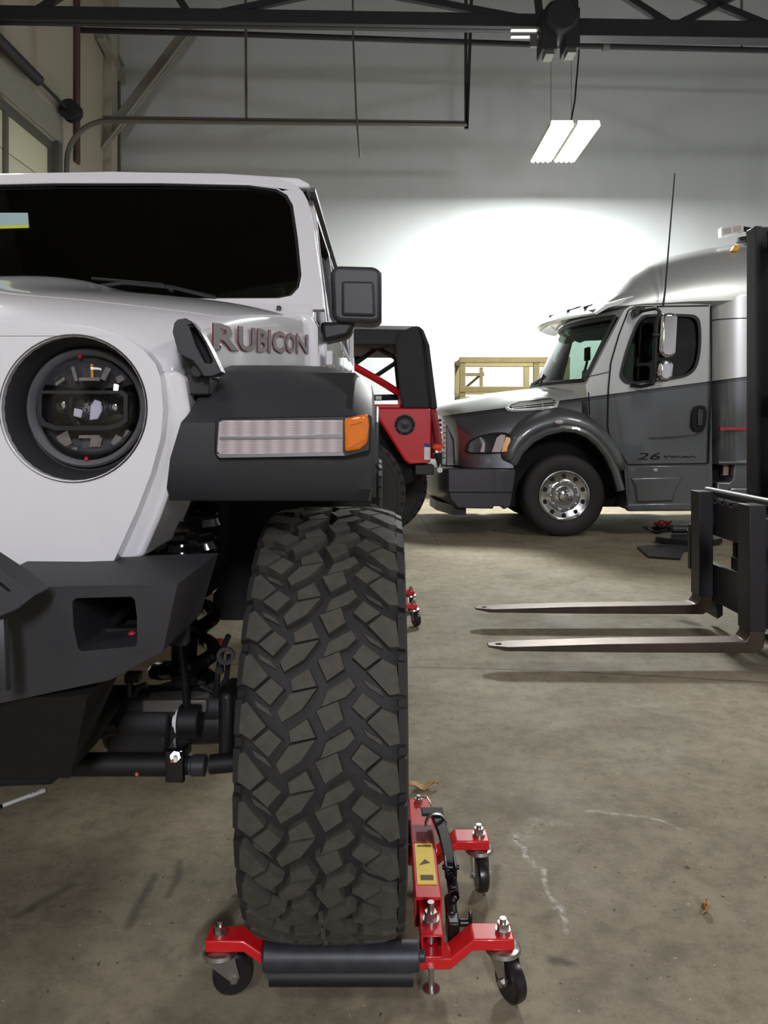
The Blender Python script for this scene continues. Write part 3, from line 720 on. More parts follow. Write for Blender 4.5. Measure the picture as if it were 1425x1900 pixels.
# ribbed lens material
m = bpy.data.materials.new('ribbed_lens'); nt, bb = nodes(m); tc = nt.nodes.new('ShaderNodeTexCoord'); wv = nt.nodes.new('ShaderNodeTexWave'); wv.bands_direction = 'Z'; wv.inputs['Scale'].default_value = 110
nt.links.new(tc.outputs['Object'], wv.inputs['Vector']); bp = nt.nodes.new('ShaderNodeBump'); bp.inputs['Strength'].default_value = .6; bp.inputs['Distance'].default_value = .003
nt.links.new(wv.outputs['Fac'], bp.inputs['Height']); nt.links.new(bp.outputs[0], bb.inputs['Normal'])
wx = nt.nodes.new('ShaderNodeTexWave'); wx.bands_direction = 'X'; wx.inputs['Scale'].default_value = 12; nt.links.new(tc.outputs['Object'], wx.inputs['Vector'])
rp_ = nt.nodes.new('ShaderNodeValToRGB'); rp_.color_ramp.elements[0].color = (*lin((186, 174, 176)), 1); rp_.color_ramp.elements[1].color = (*lin((212, 204, 204)), 1)
nt.links.new(wx.outputs['Fac'], rp_.inputs[0]); nt.links.new(rp_.outputs[0], bb.inputs['Base Color']); bb.inputs['Roughness'].default_value = .25; bb.inputs['Coat Weight'].default_value = .6; M['marker'] = m
lamps(fl, 1); lamps(fl2, -1)
# rear flares and wheel housings
for s in (1, -1):
    xs = lambda x: x if s > 0 else 2*cx-x
    pts = [(1.62+3, .80), (1.40+3-.1, 1.0), (1.50+3-.1, 1.22), (1.65+3, 1.31), (2.0+3, 1.31), (2.2+3, 1.15), (2.3+3, .95)]
    g = G().prism([(y-.25, z) for y, z in pts]+[(y-.25+(.03 if y < 4.9 else -.03), z-.05) for y, z in reversed(pts)], 'x', xs(-.24), xs(-.03))
    obj('fender_flare', g, M['flare'], car, bevel=.01)
    pf = [(1.47, 1.09), (1.50, 1.22), (1.62, 1.28), (2.05, 1.29), (2.2, 1.22), (2.30, 1.0), (2.34, 1.0), (2.25, 1.25), (2.08, 1.325), (1.60, 1.31), (1.475, 1.235), (1.44, 1.09)]
    obj('fender_liner', G().prism(pf, 'x', xs(-.40), xs(-.06)).box(min(xs(-.5), xs(-.46)), max(xs(-.5), xs(-.46)), 1.62, 2.4, .80, 1.33), M['under'], car)

# body shell
def side_poly(poly, x_in, hole=(), th=.04):
    g = G().prism(poly, 'x', 0, 1, hole)
    return g
body = obj('body', G().prism([(cx-.765, .78), (cx+.765, .78), (cx+.772, 1.2), (cx+.768, 1.50), (cx+.745, 1.545), (cx-.745, 1.545), (cx-.768, 1.50), (cx-.772, 1.2)], 'y', 2.34, 5.35), M['white'], car, bevel=.012,
           cut=[G().box(cx-.7, cx+.7, 2.5, 5.3, .9, 1.7)])
obj('cowl', G().prism([(2.34, 1.40), (2.34, 1.515), (2.41, 1.585), (2.52, 1.585), (2.52, 1.40)], 'x', cx-.75, cx+.75), M['white'], car, bevel=.012)
def door(y0, y1, s):
    def sx(v):   # shear to the tumblehome
        x = bside(v.z)+v.x; return (x if s > 0 else 2*cx-x, v.y, v.z)
    d = obj('door', G().prism([(y0, .86), (y1, .86), (y1, 1.555), (y0, 1.555)], 'x', -.02, .008).xf(sx), M['white'], car, bevel=.006)
    f = [(y0+.02, 1.55), (y1-.01, 1.55), (y1-.01, 2.045), (y0+.27 if y0 < 3 else y0+.02, 2.045)]
    h = [(y0+.10, 1.585), (y1-.07, 1.585), (y1-.07, 1.995), (y0+.30 if y0 < 3 else y0+.07, 1.995)]
    obj('window_frame', G().prism(f, 'x', -.03, .004, [h]).xf(sx), M['white'], d, bevel=.004)
    obj('window_seal', G().prism([(h[0][0]-.012, h[0][1]-.02), (h[1][0]+.012, h[1][1]-.02), (h[2][0]+.012, h[2][1]+.012), (h[3][0]-.01, h[3][1]+.012)], 'x', -.012, .006, [[(h[0][0]+.012, h[0][1]+.015), (h[1][0]-.012, h[1][1]+.015), (h[2][0]-.012, h[2][1]-.012), (h[3][0]+.01, h[3][1]-.012)]]).xf(sx), M['plastic'], d)
    obj('window_pane', G().prism(h, 'x', -.016, -.012).xf(sx), M['glass_dark'], d)
    obj('door_handle', G().box(.008, .03, y1-.24, y1-.08, 1.41, 1.44).xf(sx), M['white'], d, bevel=.006)
    for z0 in (1.0, 1.40): obj('hinge', G().box(.006, .03, y0-.05, y0+.05, z0, z0+.05).xf(sx), M['white'], d, bevel=.005)
for s in (1, -1):
    door(2.60, 3.62, s); door(3.64, 4.45, s)
# windshield frame lying in its raked plane
KP = .30/.47
def wp(px, py):
    b = (HY-py)/F; Y = (2.42+(CH-1.6)*KP)/(1-b*KP); return ((px-CX)*Y/F, CH+b*Y)
YW = lambda z: 2.42+(z-1.6)*KP
fo = [wp(120, 318.5), wp(300, 320), wp(430, 323), wp(510, 329), wp(545, 340), wp(562, 355), wp(571, 372), wp(583, 430), wp(595, 520), wp(601, 574)]
fo = [(cx, fo[0][1]+.002)]+fo[1:]+[(cx, fo[-1][1])]
fo = fo+mir(fo)[1:-1]
fh = [wp(300, 339.5), wp(460, 343), wp(512, 350), wp(532, 361), wp(543, 380), wp(552, 440), wp(559, 510), wp(555, 532), wp(540, 548), wp(515, 553), wp(300, 553.5)]
fh = [(cx, fh[0][1])]+fh+[(cx, fh[-1][1])]
fh = fh[:1]+fh[1:-1]+fh[-1:]+mir(fh)[1:-1]
def rake(d): return lambda v: (v.x, YW(v.z)+v.y+d, v.z)
wf = obj('windshield_frame', G().prism(fo, 'y', 0, .06, [fh]).xf(rake(0)), M['white'], car, bevel=.014, segs=3)
fb = [(cx+(x-cx)*.985, 1.603+(z-1.603)*.975+.004) for x, z in fh]
obj('windshield_seal', G().prism([(cx+(x-cx)*1.01, 1.6+(z-1.6)*1.01) for x, z in fh], 'y', .010, .014, [fb]).xf(rake(0)), M['plastic'], wf)
obj('windshield', G().prism([(cx+(x-cx)*1.012, z) for x, z in fh], 'y', .016, .020).xf(rake(0)), M['glass_dark'], wf)
def onglass(px, py): x, z = wp(px, py); return (x, z)
obj('sticker', G().prism([onglass(*p) for p in ((-20, 393), (48, 393), (50, 416), (-20, 418))], 'y', .012, .0155).xf(rake(0)), M['sticker'] if 'sticker' in M else mat('pale_blue_sticker', (150, 178, 178), .5), wf, label='pale sticker on the glass')
obj('sticker_strip', G().prism([onglass(*p) for p in ((-20, 417.5), (50, 415.5), (50, 421), (-20, 423))], 'y', .011, .0155).xf(rake(0)), mat('yellow_green_strip', (190, 196, 40), .5), wf)
# wipers
obj('wiper', G().tube([P(150, 536, 2.36), P(230, 525, 2.4), P(320, 533, 2.4), P(400, 552, 2.42)], .006, 6).tube([P(320, 540, 2.38), P(300, 528, 2.41), P(170, 517, 2.41)], .005, 6), M['plastic'], wf)
obj('washer_nozzle', G().box(*sorted((P(512, 580, 2.36).x, P(520, 580, 2.36).x)), 2.37, 2.40, 1.54, 1.57), M['plastic'], wf, bevel=.003)
# roof
def roofring(y, k=0):
    hw = .705; zr = 2.085
    return [(cx-hw-.0, y, 2.045), (cx-hw, y, 2.06), (cx-hw+.04, y, zr-.005), (cx-.4, y, zr+.012), (cx, y, zr+.018), (cx+.4, y, zr+.012), (cx+hw-.04, y, zr-.005), (cx+hw, y, 2.06), (cx+hw, y, 2.045), (cx+.4, y, 2.045), (cx-.4, y, 2.045)]
rf_ = obj('roof', G().loft([roofring(y) for y in (2.735, 3.2, 4, 5.3)]), M['white'], car, bevel=.006)
for s in (1, -1):
    x0 = cx+s*.712
    obj('gutter', G().box(min(x0-.01, x0+.012), max(x0-.01, x0+.012), 2.76, 5.3, 2.038, 2.052), M['plastic'], rf_)
    obj('quarter_panel', G().prism([(4.47, 1.545), (5.33, 1.545), (5.25, 2.05), (4.47, 2.05)], 'x', cx+s*.765, cx+s*.70), M['white'], car, bevel=.01, cut=[G().prism([(4.6, 1.6), (5.2, 1.6), (5.14, 1.98), (4.6, 1.98)], 'x', cx+s*.8, cx+s*.65)])
    obj('quarter_window', G().prism([(4.6, 1.6), (5.2, 1.6), (5.14, 1.98), (4.6, 1.98)], 'x', cx+s*.735, cx+s*.73), M['glass_dark'], car)
# interior
obj('dashboard', G().prism([(2.5, 1.3), (2.5, 1.56), (2.62, 1.60), (2.85, 1.58), (2.92, 1.45), (2.9, 1.2)], 'x', cx-.69, cx+.69), M['under'], car, bevel=.02)
obj('headliner', G().box(cx-.69, cx+.69, 2.78, 5.25, 2.03, 2.044), M['under'], car)
def seat(x, y, nm):
    s_ = obj(nm, G().box(x-.24, x+.24, y-.25, y+.25, 1.0, 1.16).prism([(y+.18, 1.1), (y+.34, 1.1), (y+.48, 1.66), (y+.38, 1.68)], 'x', x-.23, x+.23), M['grey_fabric'], car, bevel=.04, segs=3)
    obj('headrest', G().box(x-.13, x+.13, y+.36, y+.47, 1.70, 1.87), M['grey_fabric'], s_, bevel=.035, segs=3)
for x in (cx-.37, cx+.37): seat(x, 3.25, 'front_seat')
for x in (cx-.37, cx+.37): seat(x, 4.25, 'rear_seat')
c0 = Vector((cx+.37, 2.99, 1.56))
obj('steering_wheel', G().tube([c0+Vector((.19*math.cos(a), .06*math.sin(a), .17*math.sin(a))) for a in [2*PI*i/28 for i in range(28)]], .014, 8, True).beam(c0+Vector((-.18, 0, 0)), c0+Vector((.18, 0, 0)), .03, .04).beam(c0, c0+Vector((0, -.12, -.14)), .05, .05), M['plastic'], car)
p = P(532, 455, 2.72); obj('grab_handle', G().tube([P(522, 385, 2.85), P(530, 395, 2.82), P(534, 470, 2.76), P(534, 515, 2.74)], .012, 8), M['galv'], car)
obj('inner_mirror', G().box(cx-.12, cx+.12, 2.72, 2.75, 1.90, 1.96), M['plastic'], car, bevel=.012)
for px_ in (250, 335): v = P(px_, 425, 3.9); obj('dome_lamp', G().box(v.x-.045, v.x+.045, 3.88, 3.92, v.z-.012, v.z+.012), M['paper'], car, bevel=.004)

# door mirrors
def mirror(s):
    def sx(v): return (v.x if s > 0 else 2*cx-v.x, v.y, v.z)
    Y = 2.56
    def q(px, py, Y=Y): v = P(px, py, Y); return (v.x, v.z)
    shell = [q(*p) for p in ((622, 492), (690, 494), (702, 497), (708, 505), (708, 590), (704, 598), (690, 600), (630, 598), (616, 590), (613, 505))]
    inner = [q(*p) for p in ((640, 520), (690, 522), (696, 528), (697, 585), (690, 592), (640, 588), (634, 580), (633, 528))]
    n = len(shell)
    c_ = ((shell[0][0]+shell[4][0])/2, (shell[0][1]+shell[5][1])/2)
    rings = []
    def ring(poly, y): return [(x, y, z) for x, z in poly]
    rr = [ring(shell, Y+.12), ring(shell, Y+.03)]
    g = G()
    big = [(x, z) for x, z in shell]
    m_ = obj('door_mirror', g.prism(big, 'y', Y, Y+.13).xf(sx), M['flare'], car, bevel=.026, segs=4)
    i2 = [q(*p) for p in ((634, 522), (694, 523), (697, 588), (634, 586))]
    obj('mirror_cap', G().prism(i2, 'y', Y-.010, Y+.02).xf(sx), M['flare'], m_, bevel=.010, segs=4)
    obj('mirror_glass', G().prism([q(*p) for p in ((626, 505), (702, 507), (702, 590), (626, 588))], 'y', Y+.131, Y+.134).xf(sx), M['chrome'], m_)
    arm = [q(*p, 2.62) for p in ((596, 600), (658, 602), (656, 612), (648, 626), (640, 629), (601, 638))]
    obj('mirror_arm', G().prism(arm, 'y', 2.57, 2.68).xf(sx), M['plastic'], m_, bevel=.014, segs=3)
mirror(1); mirror(-1)

# front bumper: folded steel plate with lamp openings
def bump(s):
    def q(px, py, Y): v = P(px, py, Y); return Vector((v.x if s > 0 else 2*cx-v.x, v.y, v.z))
    yf = 1.20
    zt = .955
    A = [q(95, 1088, yf), q(330, 1083, yf+.01), q(303, 1208, yf+.04), q(205, 1262, yf+.02), q(-60, 1318, yf)]
    A0 = q(-60, 1095, yf)
    top = [q(-60, 1070, 1.44), q(95, 1070, 1.42), q(150, 1068, 1.40), q(235, 1030, 1.45), q(405, 1026, 1.44)]
    side = [q(405, 1026, 1.44), q(376, 1136, 1.46), q(330, 1190, 1.46)]
    front = [A0, A[0], A[1], A[2], A[3], A[4]]
    back = [Vector((A0.x, 1.42, .955)), Vector((A[0].x, 1.44, .955)), q(405, 1026, 1.45), q(372, 1140, 1.46), Vector((A[3].x, 1.45, .80)), Vector((A[4].x, 1.45, .74))]
    fh_ = [q(*p, yf) for p in ((131, 1118), (138, 1112), (240, 1110), (246, 1116), (249, 1150), (248, 1200), (243, 1205), (145, 1214), (138, 1208), (131, 1165))]
    g = G().loft([front, back], True, True)
    cut = G().prism([(v.x, v.z) for v in fh_], 'y', 1.0, 1.40)
    return obj('bumper_wing', g, M['bumper'], car, bevel=.006, segs=3, cut=[cut], sharp=30), fh_
bw, fh_ = bump(1); bump(-1)
obj('lamp_cavity', G().box(-.53, -.36, 1.40, 1.43, .80, .95), M['under'], bw)
g = G().cyl(P(172, 1140, 1.36), P(170, 1185, 1.36), .012).cyl(P(205, 1160, 1.34), P(232, 1130, 1.38), .01).box(-.50, -.37, 1.33, 1.36, .835, .85)
obj('wiring', g, M['chassis'], bw)
obj('lamp_bolt', G().sphere(P(245, 1178, 1.30), .007), M['pink'], bw, label='pink cap inside the opening')
g = G().box(cx-.30, cx+.30, 1.17, 1.44, .73, .955)
bc = obj('bumper_centre', g, M['bumper'], car, bevel=.01)
def gus(px, py, Y=1.17): v = P(px, py, Y); return (v.x, v.z)
Yq = 1.17
gp_ = [gus(-30, 1010), gus(0, 1026), gus(60, 1062), gus(96, 1090), gus(70, 1112), gus(0, 1142), gus(-30, 1150)]
gh1 = [gus(-22, 1040), gus(0, 1042), gus(9, 1052), gus(8, 1072), gus(-22, 1080)]
gh2 = [gus(29, 1068), gus(33, 1066), gus(50, 1078), gus(53, 1083), gus(48, 1082)]
for s in (1, -1):
    f = (lambda v: v) if s > 0 else (lambda v: (2*cx-v.x, v.y, v.z))
    lean = lambda v: f(Vector((v.x, v.y-(.955-v.z)*.2+.0, v.z)))
    obj('winch_guard', G().prism(gp_, 'y', 1.11, 1.165, [gh1, gh2]).xf(lean), M['bumper'], car, bevel=.004)
obj('winch_rope', G().tube([P(2, 1150, 1.13), P(4, 1200, 1.12), P(7, 1280, 1.12)], .010, 8), M['plastic'], car)
# lower skid under the bumper
g = G().loft([[(cx-.50, 1.22, .77), (cx+.50, 1.22, .77), (cx+.40, 1.40, .56), (cx-.40, 1.40, .56)], [(cx-.50, 1.45, .80), (cx+.50, 1.45, .80), (cx+.40, 1.46, .58), (cx-.40, 1.46, .58)]], True)
obj('skid_plate', g, M['under'], car)

# chassis, axle and steering
for s in (1, -1):
    a, b = cx+s*.46, cx+s*.93
    obj('splash_panel', G().box(min(a, b), max(a, b), 2.30, 2.33, .62, 1.30), M['under'], car)
ya = AXY
def C(px, py, Y=ya): return P(px, py, Y)
for s in (1, -1):
    x0 = cx+s*.42
    obj('frame_rail', G().box(x0-.05, x0+.05, 1.45, 5.3, .78, .92), M['chassis'], car, bevel=.008)
obj('engine_bay', G().box(cx-.42, cx+.42, 1.64, 2.5, .74, 1.36), M['under'], car)
ax = obj('front_axle', G().cyl((2*cx-C(430, 0).x, ya, AXZ), (C(430, 0).x, ya, AXZ), .048, n=20), M['chassis'], car)
obj('axle_housing', G().cyl(C(218, 1335), C(326, 1338), .062, n=20).cyl(C(205, 1335), C(222, 1335), .068, n=20).box(C(214, 0).x, C(322, 0).x, ya-.06, ya+.06, C(0, 1386).z, C(0, 1340).z), M['chassis'], ax, bevel=.01)
obj('differential', G().sphere((cx-.05, ya, AXZ), .17, .2, .16, 24, 14), M['chassis'], ax)
obj('knuckle', G().cyl(C(352, 1340), C(430, 1336), .05, n=18).box(C(414, 0).x, C(440, 0).x, ya-.06, ya+.06, C(0, 1400).z, C(0, 1270).z), M['chassis'], ax, bevel=.012)
obj('sway_link', G().cyl(C(333, 1338, 1.72), C(372, 1338, 1.72), .036, n=24).tube([C(348, 1330, 1.72), C(342, 1250, 1.7), C(330, 1150, 1.68)], .009, 8), M['chassis'], ax, bevel=.006)
obj('link_washer', G().cyl(C(328, 1338, 1.72), C(332, 1338, 1.72), .026, n=16).cyl(C(322, 1338, 1.72), C(328, 1338, 1.72), .014, n=12), M['paper'], ax, label='white washer on the link')
obj('axle_stub', G().box(C(228, 0).x, C(246, 0).x, ya-.05, ya, C(0, 1392).z, C(0, 1372).z).sphere(C(238, 1384), .018), M['chassis'], ax)
# coil spring and perch
spx, sp0, sp1 = C(342, 0).x, Z_(1268, ya), 1.02
pts = []; turns = 5.2
for i in range(int(turns*20)+1):
    a = 2*PI*i/20; k = i/(turns*20); r = .068 if k > .06 else .066
    pts.append((spx+r*math.cos(a), ya+r*math.sin(a), sp0-.01+(sp1-sp0)*k))
obj('coil_spring', G().tube(pts, .0175, 10), M['gloss_black'], ax)
obj('bump_stop', G().cyl((spx, ya, sp0), (spx, ya, sp0+.20), .030, n=16), M['under'], ax)
obj('spring_perch', G().lathe([(0, 0), (.078, 0), (.078, .022), (.07, .028), (.0, .03)], (spx-.003, ya, sp0-.04), 'z', 24).box(spx-.075, spx+.07, ya-.078, ya-.06, sp0-.04, sp0-.012), M['galv'], ax, bevel=.003, label='grey spring perch')
obj('upper_boot', G().lathe([(.06, -.06), (.075, -.055), (.066, -.045), (.08, -.035), (.07, -.02), (.082, -.01), (.074, 0), (.086, .015), (.08, .03), (0, .035)], (C(340, 0, 1.7).x, 1.7, Z_(985, 1.7)), 'z', 28), M['gloss_black'], car, label='ribbed glossy boot at the top of the spring')
obj('brake_hose', G().tube([C(424, 1180, 1.78), C(412, 1205, 1.74), C(404, 1250, 1.74), C(400, 1290, 1.76)], .007, 8).box(C(402, 0, 1.74).x, C(414, 0, 1.74).x, 1.73, 1.75, Z_(1248, 1.74), Z_(1236, 1.74)).tube([C(425, 1215, 1.78), C(420, 1260, 1.78), C(400, 1285, 1.78), C(372, 1272, 1.78)], .006, 8), M['plastic'], car)
obj('hose_clip', G().lathe([(.012, -.004), (.02, -.004), (.02, .004), (.012, .004)], C(419, 1217, 1.72), 'y', 18), M['flare'], car)
obj('vent_tube', G().tube([C(240, 1255, 1.78), C(241, 1292, 1.78), C(250, 1292, 1.78), C(258, 1275, 1.78), C(272, 1271, 1.78)], .008, 8).box(C(236, 0, 1.78).x, C(262, 0, 1.78).x, 1.76, 1.79, Z_(1262, 1.78), Z_(1247, 1.78)), M['plastic'], car)
obj('link_boot', G().sphere(C(408, 1200, 2.5), .027), M['pink'], car, label='pink bushing behind the spring')
# tie rod and drag link
yr = 1.64
def D_(px, py): return P(px, py, yr)
obj('tie_rod', G().cyl((2*cx-D_(425, 0).x, yr, D_(0, 1418).z), D_(340, 1418), .024, n=18).cyl(D_(390, 1418), D_(436, 1414), .020, n=16), M['chassis'], car)
obj('rod_clamp', G().box(D_(314, 0).x, D_(350, 0).x, yr-.035, yr+.03, D_(0, 1440).z, D_(0, 1378).z), M['gloss_black'], car, bevel=.005)
obj('rod_sleeve', G().cyl(D_(350, 1420), D_(358, 1420), .019, n=16).cyl(D_(357, 1420), D_(382, 1420), .022, n=18), M['flare'], car, bevel=.002)
obj('rod_nut', G().cyl(P(325, 1404, yr-.035), P(325, 1404, yr-.055), .011, n=6).cyl(P(325, 1404, yr-.05), P(324, 1410, yr-.085), .005, n=10), M['zinc'], car)
obj('paint_mark', G().sphere(P(319, 1412, yr-.087), .0035).sphere(D_(260, 1428)+Vector((0, -.022, 0)), .004), M['orange_paint'], car)
obj('steering_box', G().prism([gus(-60, 1330, 1.55), gus(190, 1290, 1.55), gus(205, 1330, 1.55), gus(160, 1400, 1.55), gus(110, 1438, 1.55), gus(-60, 1445, 1.55)], 'y', 1.5, 1.62), M['under'], car, bevel=.01)
obj('track_bar', G().cyl(P(212, 1345, 1.72), P(0, 1400, 1.62), .022, n=14), M['chassis'], car)
# ---------------------------------------------------------------- wheel dolly
def dolly(label, d=(0, 0, 0), mirror_x=None, full=True):
    """built for the near front tyre (right beam beside it); d shifts it, mirror_x flips it"""
    d = Vector(d)
    def xf(v): return Vector((v.x if mirror_x is None else 2*mirror_x-v.x, v.y, v.z))+d
    t = thing('wheel_dolly', label, 'wheel dolly', xf(Vector((-.08, 1.815, 0))), 'wheel dollies')
    def ob(n, g, m, p=None, **k): return obj(n, g.xf(xf), m, p or t, **k)
    yf, yr_ = 1.575, 2.055; zr = .117
    for nm, y in (('roller', yf), ('roller', yr_)):
        ob(nm, G().cyl((-.245, y, zr), (.072, y, zr), .029, n=28).cyl((-.25, y, zr), (.085, y, zr), .012, n=12), M['roller'], bevel=.003)
        ob('roller_tray', G().cyl((-.235, y+.014, .068), (.06, y+.014, .068), .021, n=20), M['chassis'])
    # main beam beside the tyre
    xb = .098
    b = ob('main_beam', G().prism([(xb-.03, .095), (xb+.03, .095), (xb+.03, .158), (xb-.03, .158)], 'y', 1.70, 2.155, [[(xb-.026, .099), (xb+.026, .099), (xb+.026, .154), (xb-.026, .154)]]), M['red'], bevel=.004)
    ob('label_plate', G().box(xb-.022, xb+.022, 1.75, 1.92, .158, .1595), M['yellow'], b, label='yellow warning label')
    ob('label_print', G().prism([(xb-.015, 1.825), (xb+.012, 1.835), (xb-.0, 1.85)], 'z', .1595, .1600).box(xb-.014, xb+.016, 1.765, 1.785, .1595, .16).box(xb-.016, xb+.018, 1.905, 1.912, .1595, .16), M['label_ink'], b)
    ob('worn_patch', G().box(xb-.024, xb+.026, 1.925, 2.01, .158, .159), M['worn'], b)
    ob('inner_tube', G().prism([(xb-.022, .092), (xb+.026, .092), (xb+.026, .142), (xb-.022, .142)], 'y', 1.60, 1.74, [[(xb-.017, .097), (xb+.021, .097), (xb+.021, .137), (xb-.017, .137)]]), M['red'], bevel=.003)
    ob('pivot_bolt', G().cyl((xb+.002, 1.645, .142), (xb+.002, 1.645, .149), .018, n=20).cyl((xb+.002, 1.645, .149), (xb+.002, 1.645, .164), .0135, n=6).cyl((xb+.002, 1.645, .164), (xb+.002, 1.645, .184), .0075, n=14).cyl((xb+.002, 1.645, .10), (xb+.002, 1.645, .137), .011, n=14), M['zinc'])
    ob('end_bolt', G().cyl((xb-.002, 2.135, .158), (xb-.002, 2.135, .168), .011, n=6).cyl((xb-.002, 2.135, .168), (xb-.002, 2.135, .176), .006, n=12), M['zinc'])
    ob('wire_loop', G().tube([(xb, 2.135, .172), (xb+.02, 2.125, .176), (xb+.035, 2.09, .165), (xb+.037, 2.05, .14), (xb+.032, 2.03, .12)], .0018, 6), M['zinc'])
    ob('foot_pad', G().cyl((xb-.0, 1.60, .03), (xb-.0, 1.60, .033), .018, n=20).cyl((xb, 1.60, .033), (xb, 1.60, .075), .006, n=10), M['zinc'])
    # foot pedal with spring
    ob('pedal_bar', G().loft([[Vector((x0+sx*.013, y, z+sz*.008)) for sx, sz in ((-1,-1),(1,-1),(1,1),(-1,1))] for (x0, y, z) in ((.134, 2.02, .185), (.150, 1.93, .175), (.158, 1.83, .158))]), M['black_metal'], bevel=.002)
    ob('pedal_pad', G().box(.098, .155, 1.995, 2.03, .188, .196), M['rubber'], bevel=.002)
    ob('pedal_ring', G().tube([(.134+.026*math.cos(a), 1.985, .175+.026*math.sin(a)) for a in [R(x) for x in range(-10, 191, 20)]], .004, 8), M['zinc'])
    ob('clevis', G().box(.143, .149, 1.80, 1.85, .14, .17).box(.165, .171, 1.80, 1.85, .14, .17).cyl((.138, 1.825, .155), (.178, 1.825, .155), .006, n=12), M['black_metal'], bevel=.002)
    sp = []
    for i in range(10*14+1):
        a = 2*PI*i/14; sp.append((.158+.0105*math.cos(a), 1.82-.085*i/140, .14+.0105*math.sin(a)))
    ob('spring', G().tube(sp, .0024, 6).cyl((.158, 1.83, .14), (.158, 1.72, .14), .006, n=10), M['gloss_black'])
    ob('pump_body', G().box(.138, .164, 1.665, 1.74, .07, .125).cyl((.150, 1.70, .115), (.150, 1.75, .13), .014, n=14), M['black_metal'], bevel=.004)
    ob('release_knob', G().cyl((.163, 1.675, .12), (.186, 1.675, .12), .008, n=12).box(.184, .192, 1.668, 1.684, .10, .142), M['black_metal'], bevel=.003)
    # arms
    def arm(pts, y0, y1, th=.024):
        up = [(x, z+th) for x, z in pts]
        return ob('caster_arm', G().prism(pts+up[::-1], 'y', y0, y1), M['red'], bevel=.003)
    RA = [(.062, .066), (.138, .066), (.186, .106), (.272, .106)]
    LA = [(-.238, .070), (-.248, .076), (-.292, .106), (-.372, .106)]
    arm(RA, 1.605, 1.66); arm(RA, 1.985, 2.045)
    arm(LA, 1.60, 1.65); arm(LA, 1.985, 2.04)
    def caster(x, y, ang):
        c = ob('caster', G().lathe([(0, 0), (.026, 0), (.036, -.006), (.038, -.014), (.032, -.02), (0, -.022)], (x, y, .106), 'z', 28), M['zinc'])
        dr = Vector((math.cos(ang), math.sin(ang), 0)); pr = Vector((-dr.y, dr.x, 0)); top = Vector((x, y, .088)); wc = Vector((x, y, .044))+dr*.026
        for s in (-1, 1):
            o = pr*s*.019; pts = [top-dr*.032+o, top+dr*.028+o, wc+dr*.012+o+Vector((0, 0, 0)), wc+o+Vector((0, 0, -.012)), wc-dr*.012+o]
            q = pr*s*.003
            ob('caster_fork', G().add([p for p in pts]+[p+q for p in pts], [tuple(range(5)), tuple(range(9, 4, -1))]+[(i, (i+1) % 5, 5+(i+1) % 5, 5+i) for i in range(5)]), M['zinc'], c)
        ob('caster_wheel', G().lathe([(0, -.012), (.02, -.013), (.036, -.014), (.042, -.010), (.0435, 0), (.042, .010), (.036, .014), (.02, .013), (0, .012)], wc, pr, 36), M['caster_rubber'], c)
        ob('axle_bolt', G().cyl(wc-pr*.027, wc+pr*.027, .0045, n=10).cyl(wc-pr*.028, wc-pr*.022, .0085, n=6), M['zinc'], c)
        ob('caster_nut', G().cyl((x, y, .130), (x, y, .136), .016, n=18).cyl((x, y, .136), (x, y, .149), .0125, n=6).cyl((x, y, .149), (x, y, .158), .007, n=12), M['zinc'], c)
    caster(.252, 1.632, R(-62)); caster(.248, 2.015, R(-84)); caster(-.345, 1.625, R(15)); caster(-.345, 2.012, R(70))
    return t
m = mat('dirty_roller_steel', (58, 60, 66), .45, metal=.3, var=.5, scale=30); M['roller'] = m
M['label_ink'] = mat('worn_label_ink', (96, 76, 40), .7, var=.3)
M['worn'] = mat('scuffed_dark_patch', (110, 40, 44), .6, var=.5, scale=40)
M['black_metal'] = mat('black_enamel', (20, 20, 21), .35, var=.2)
M['caster_rubber'] = mat('caster_rubber', (30, 26, 28), .3, var=.3, scale=50)
dolly('red wheel dolly with a yellow label, under the nearest big tire of the white car')
dolly('red wheel dolly peeking out behind the nearest tire, under the rear wheel', (-.073, 3.0, 0))
dolly('red wheel dolly under the far front wheel of the white car', (0, 0, 0), cx)

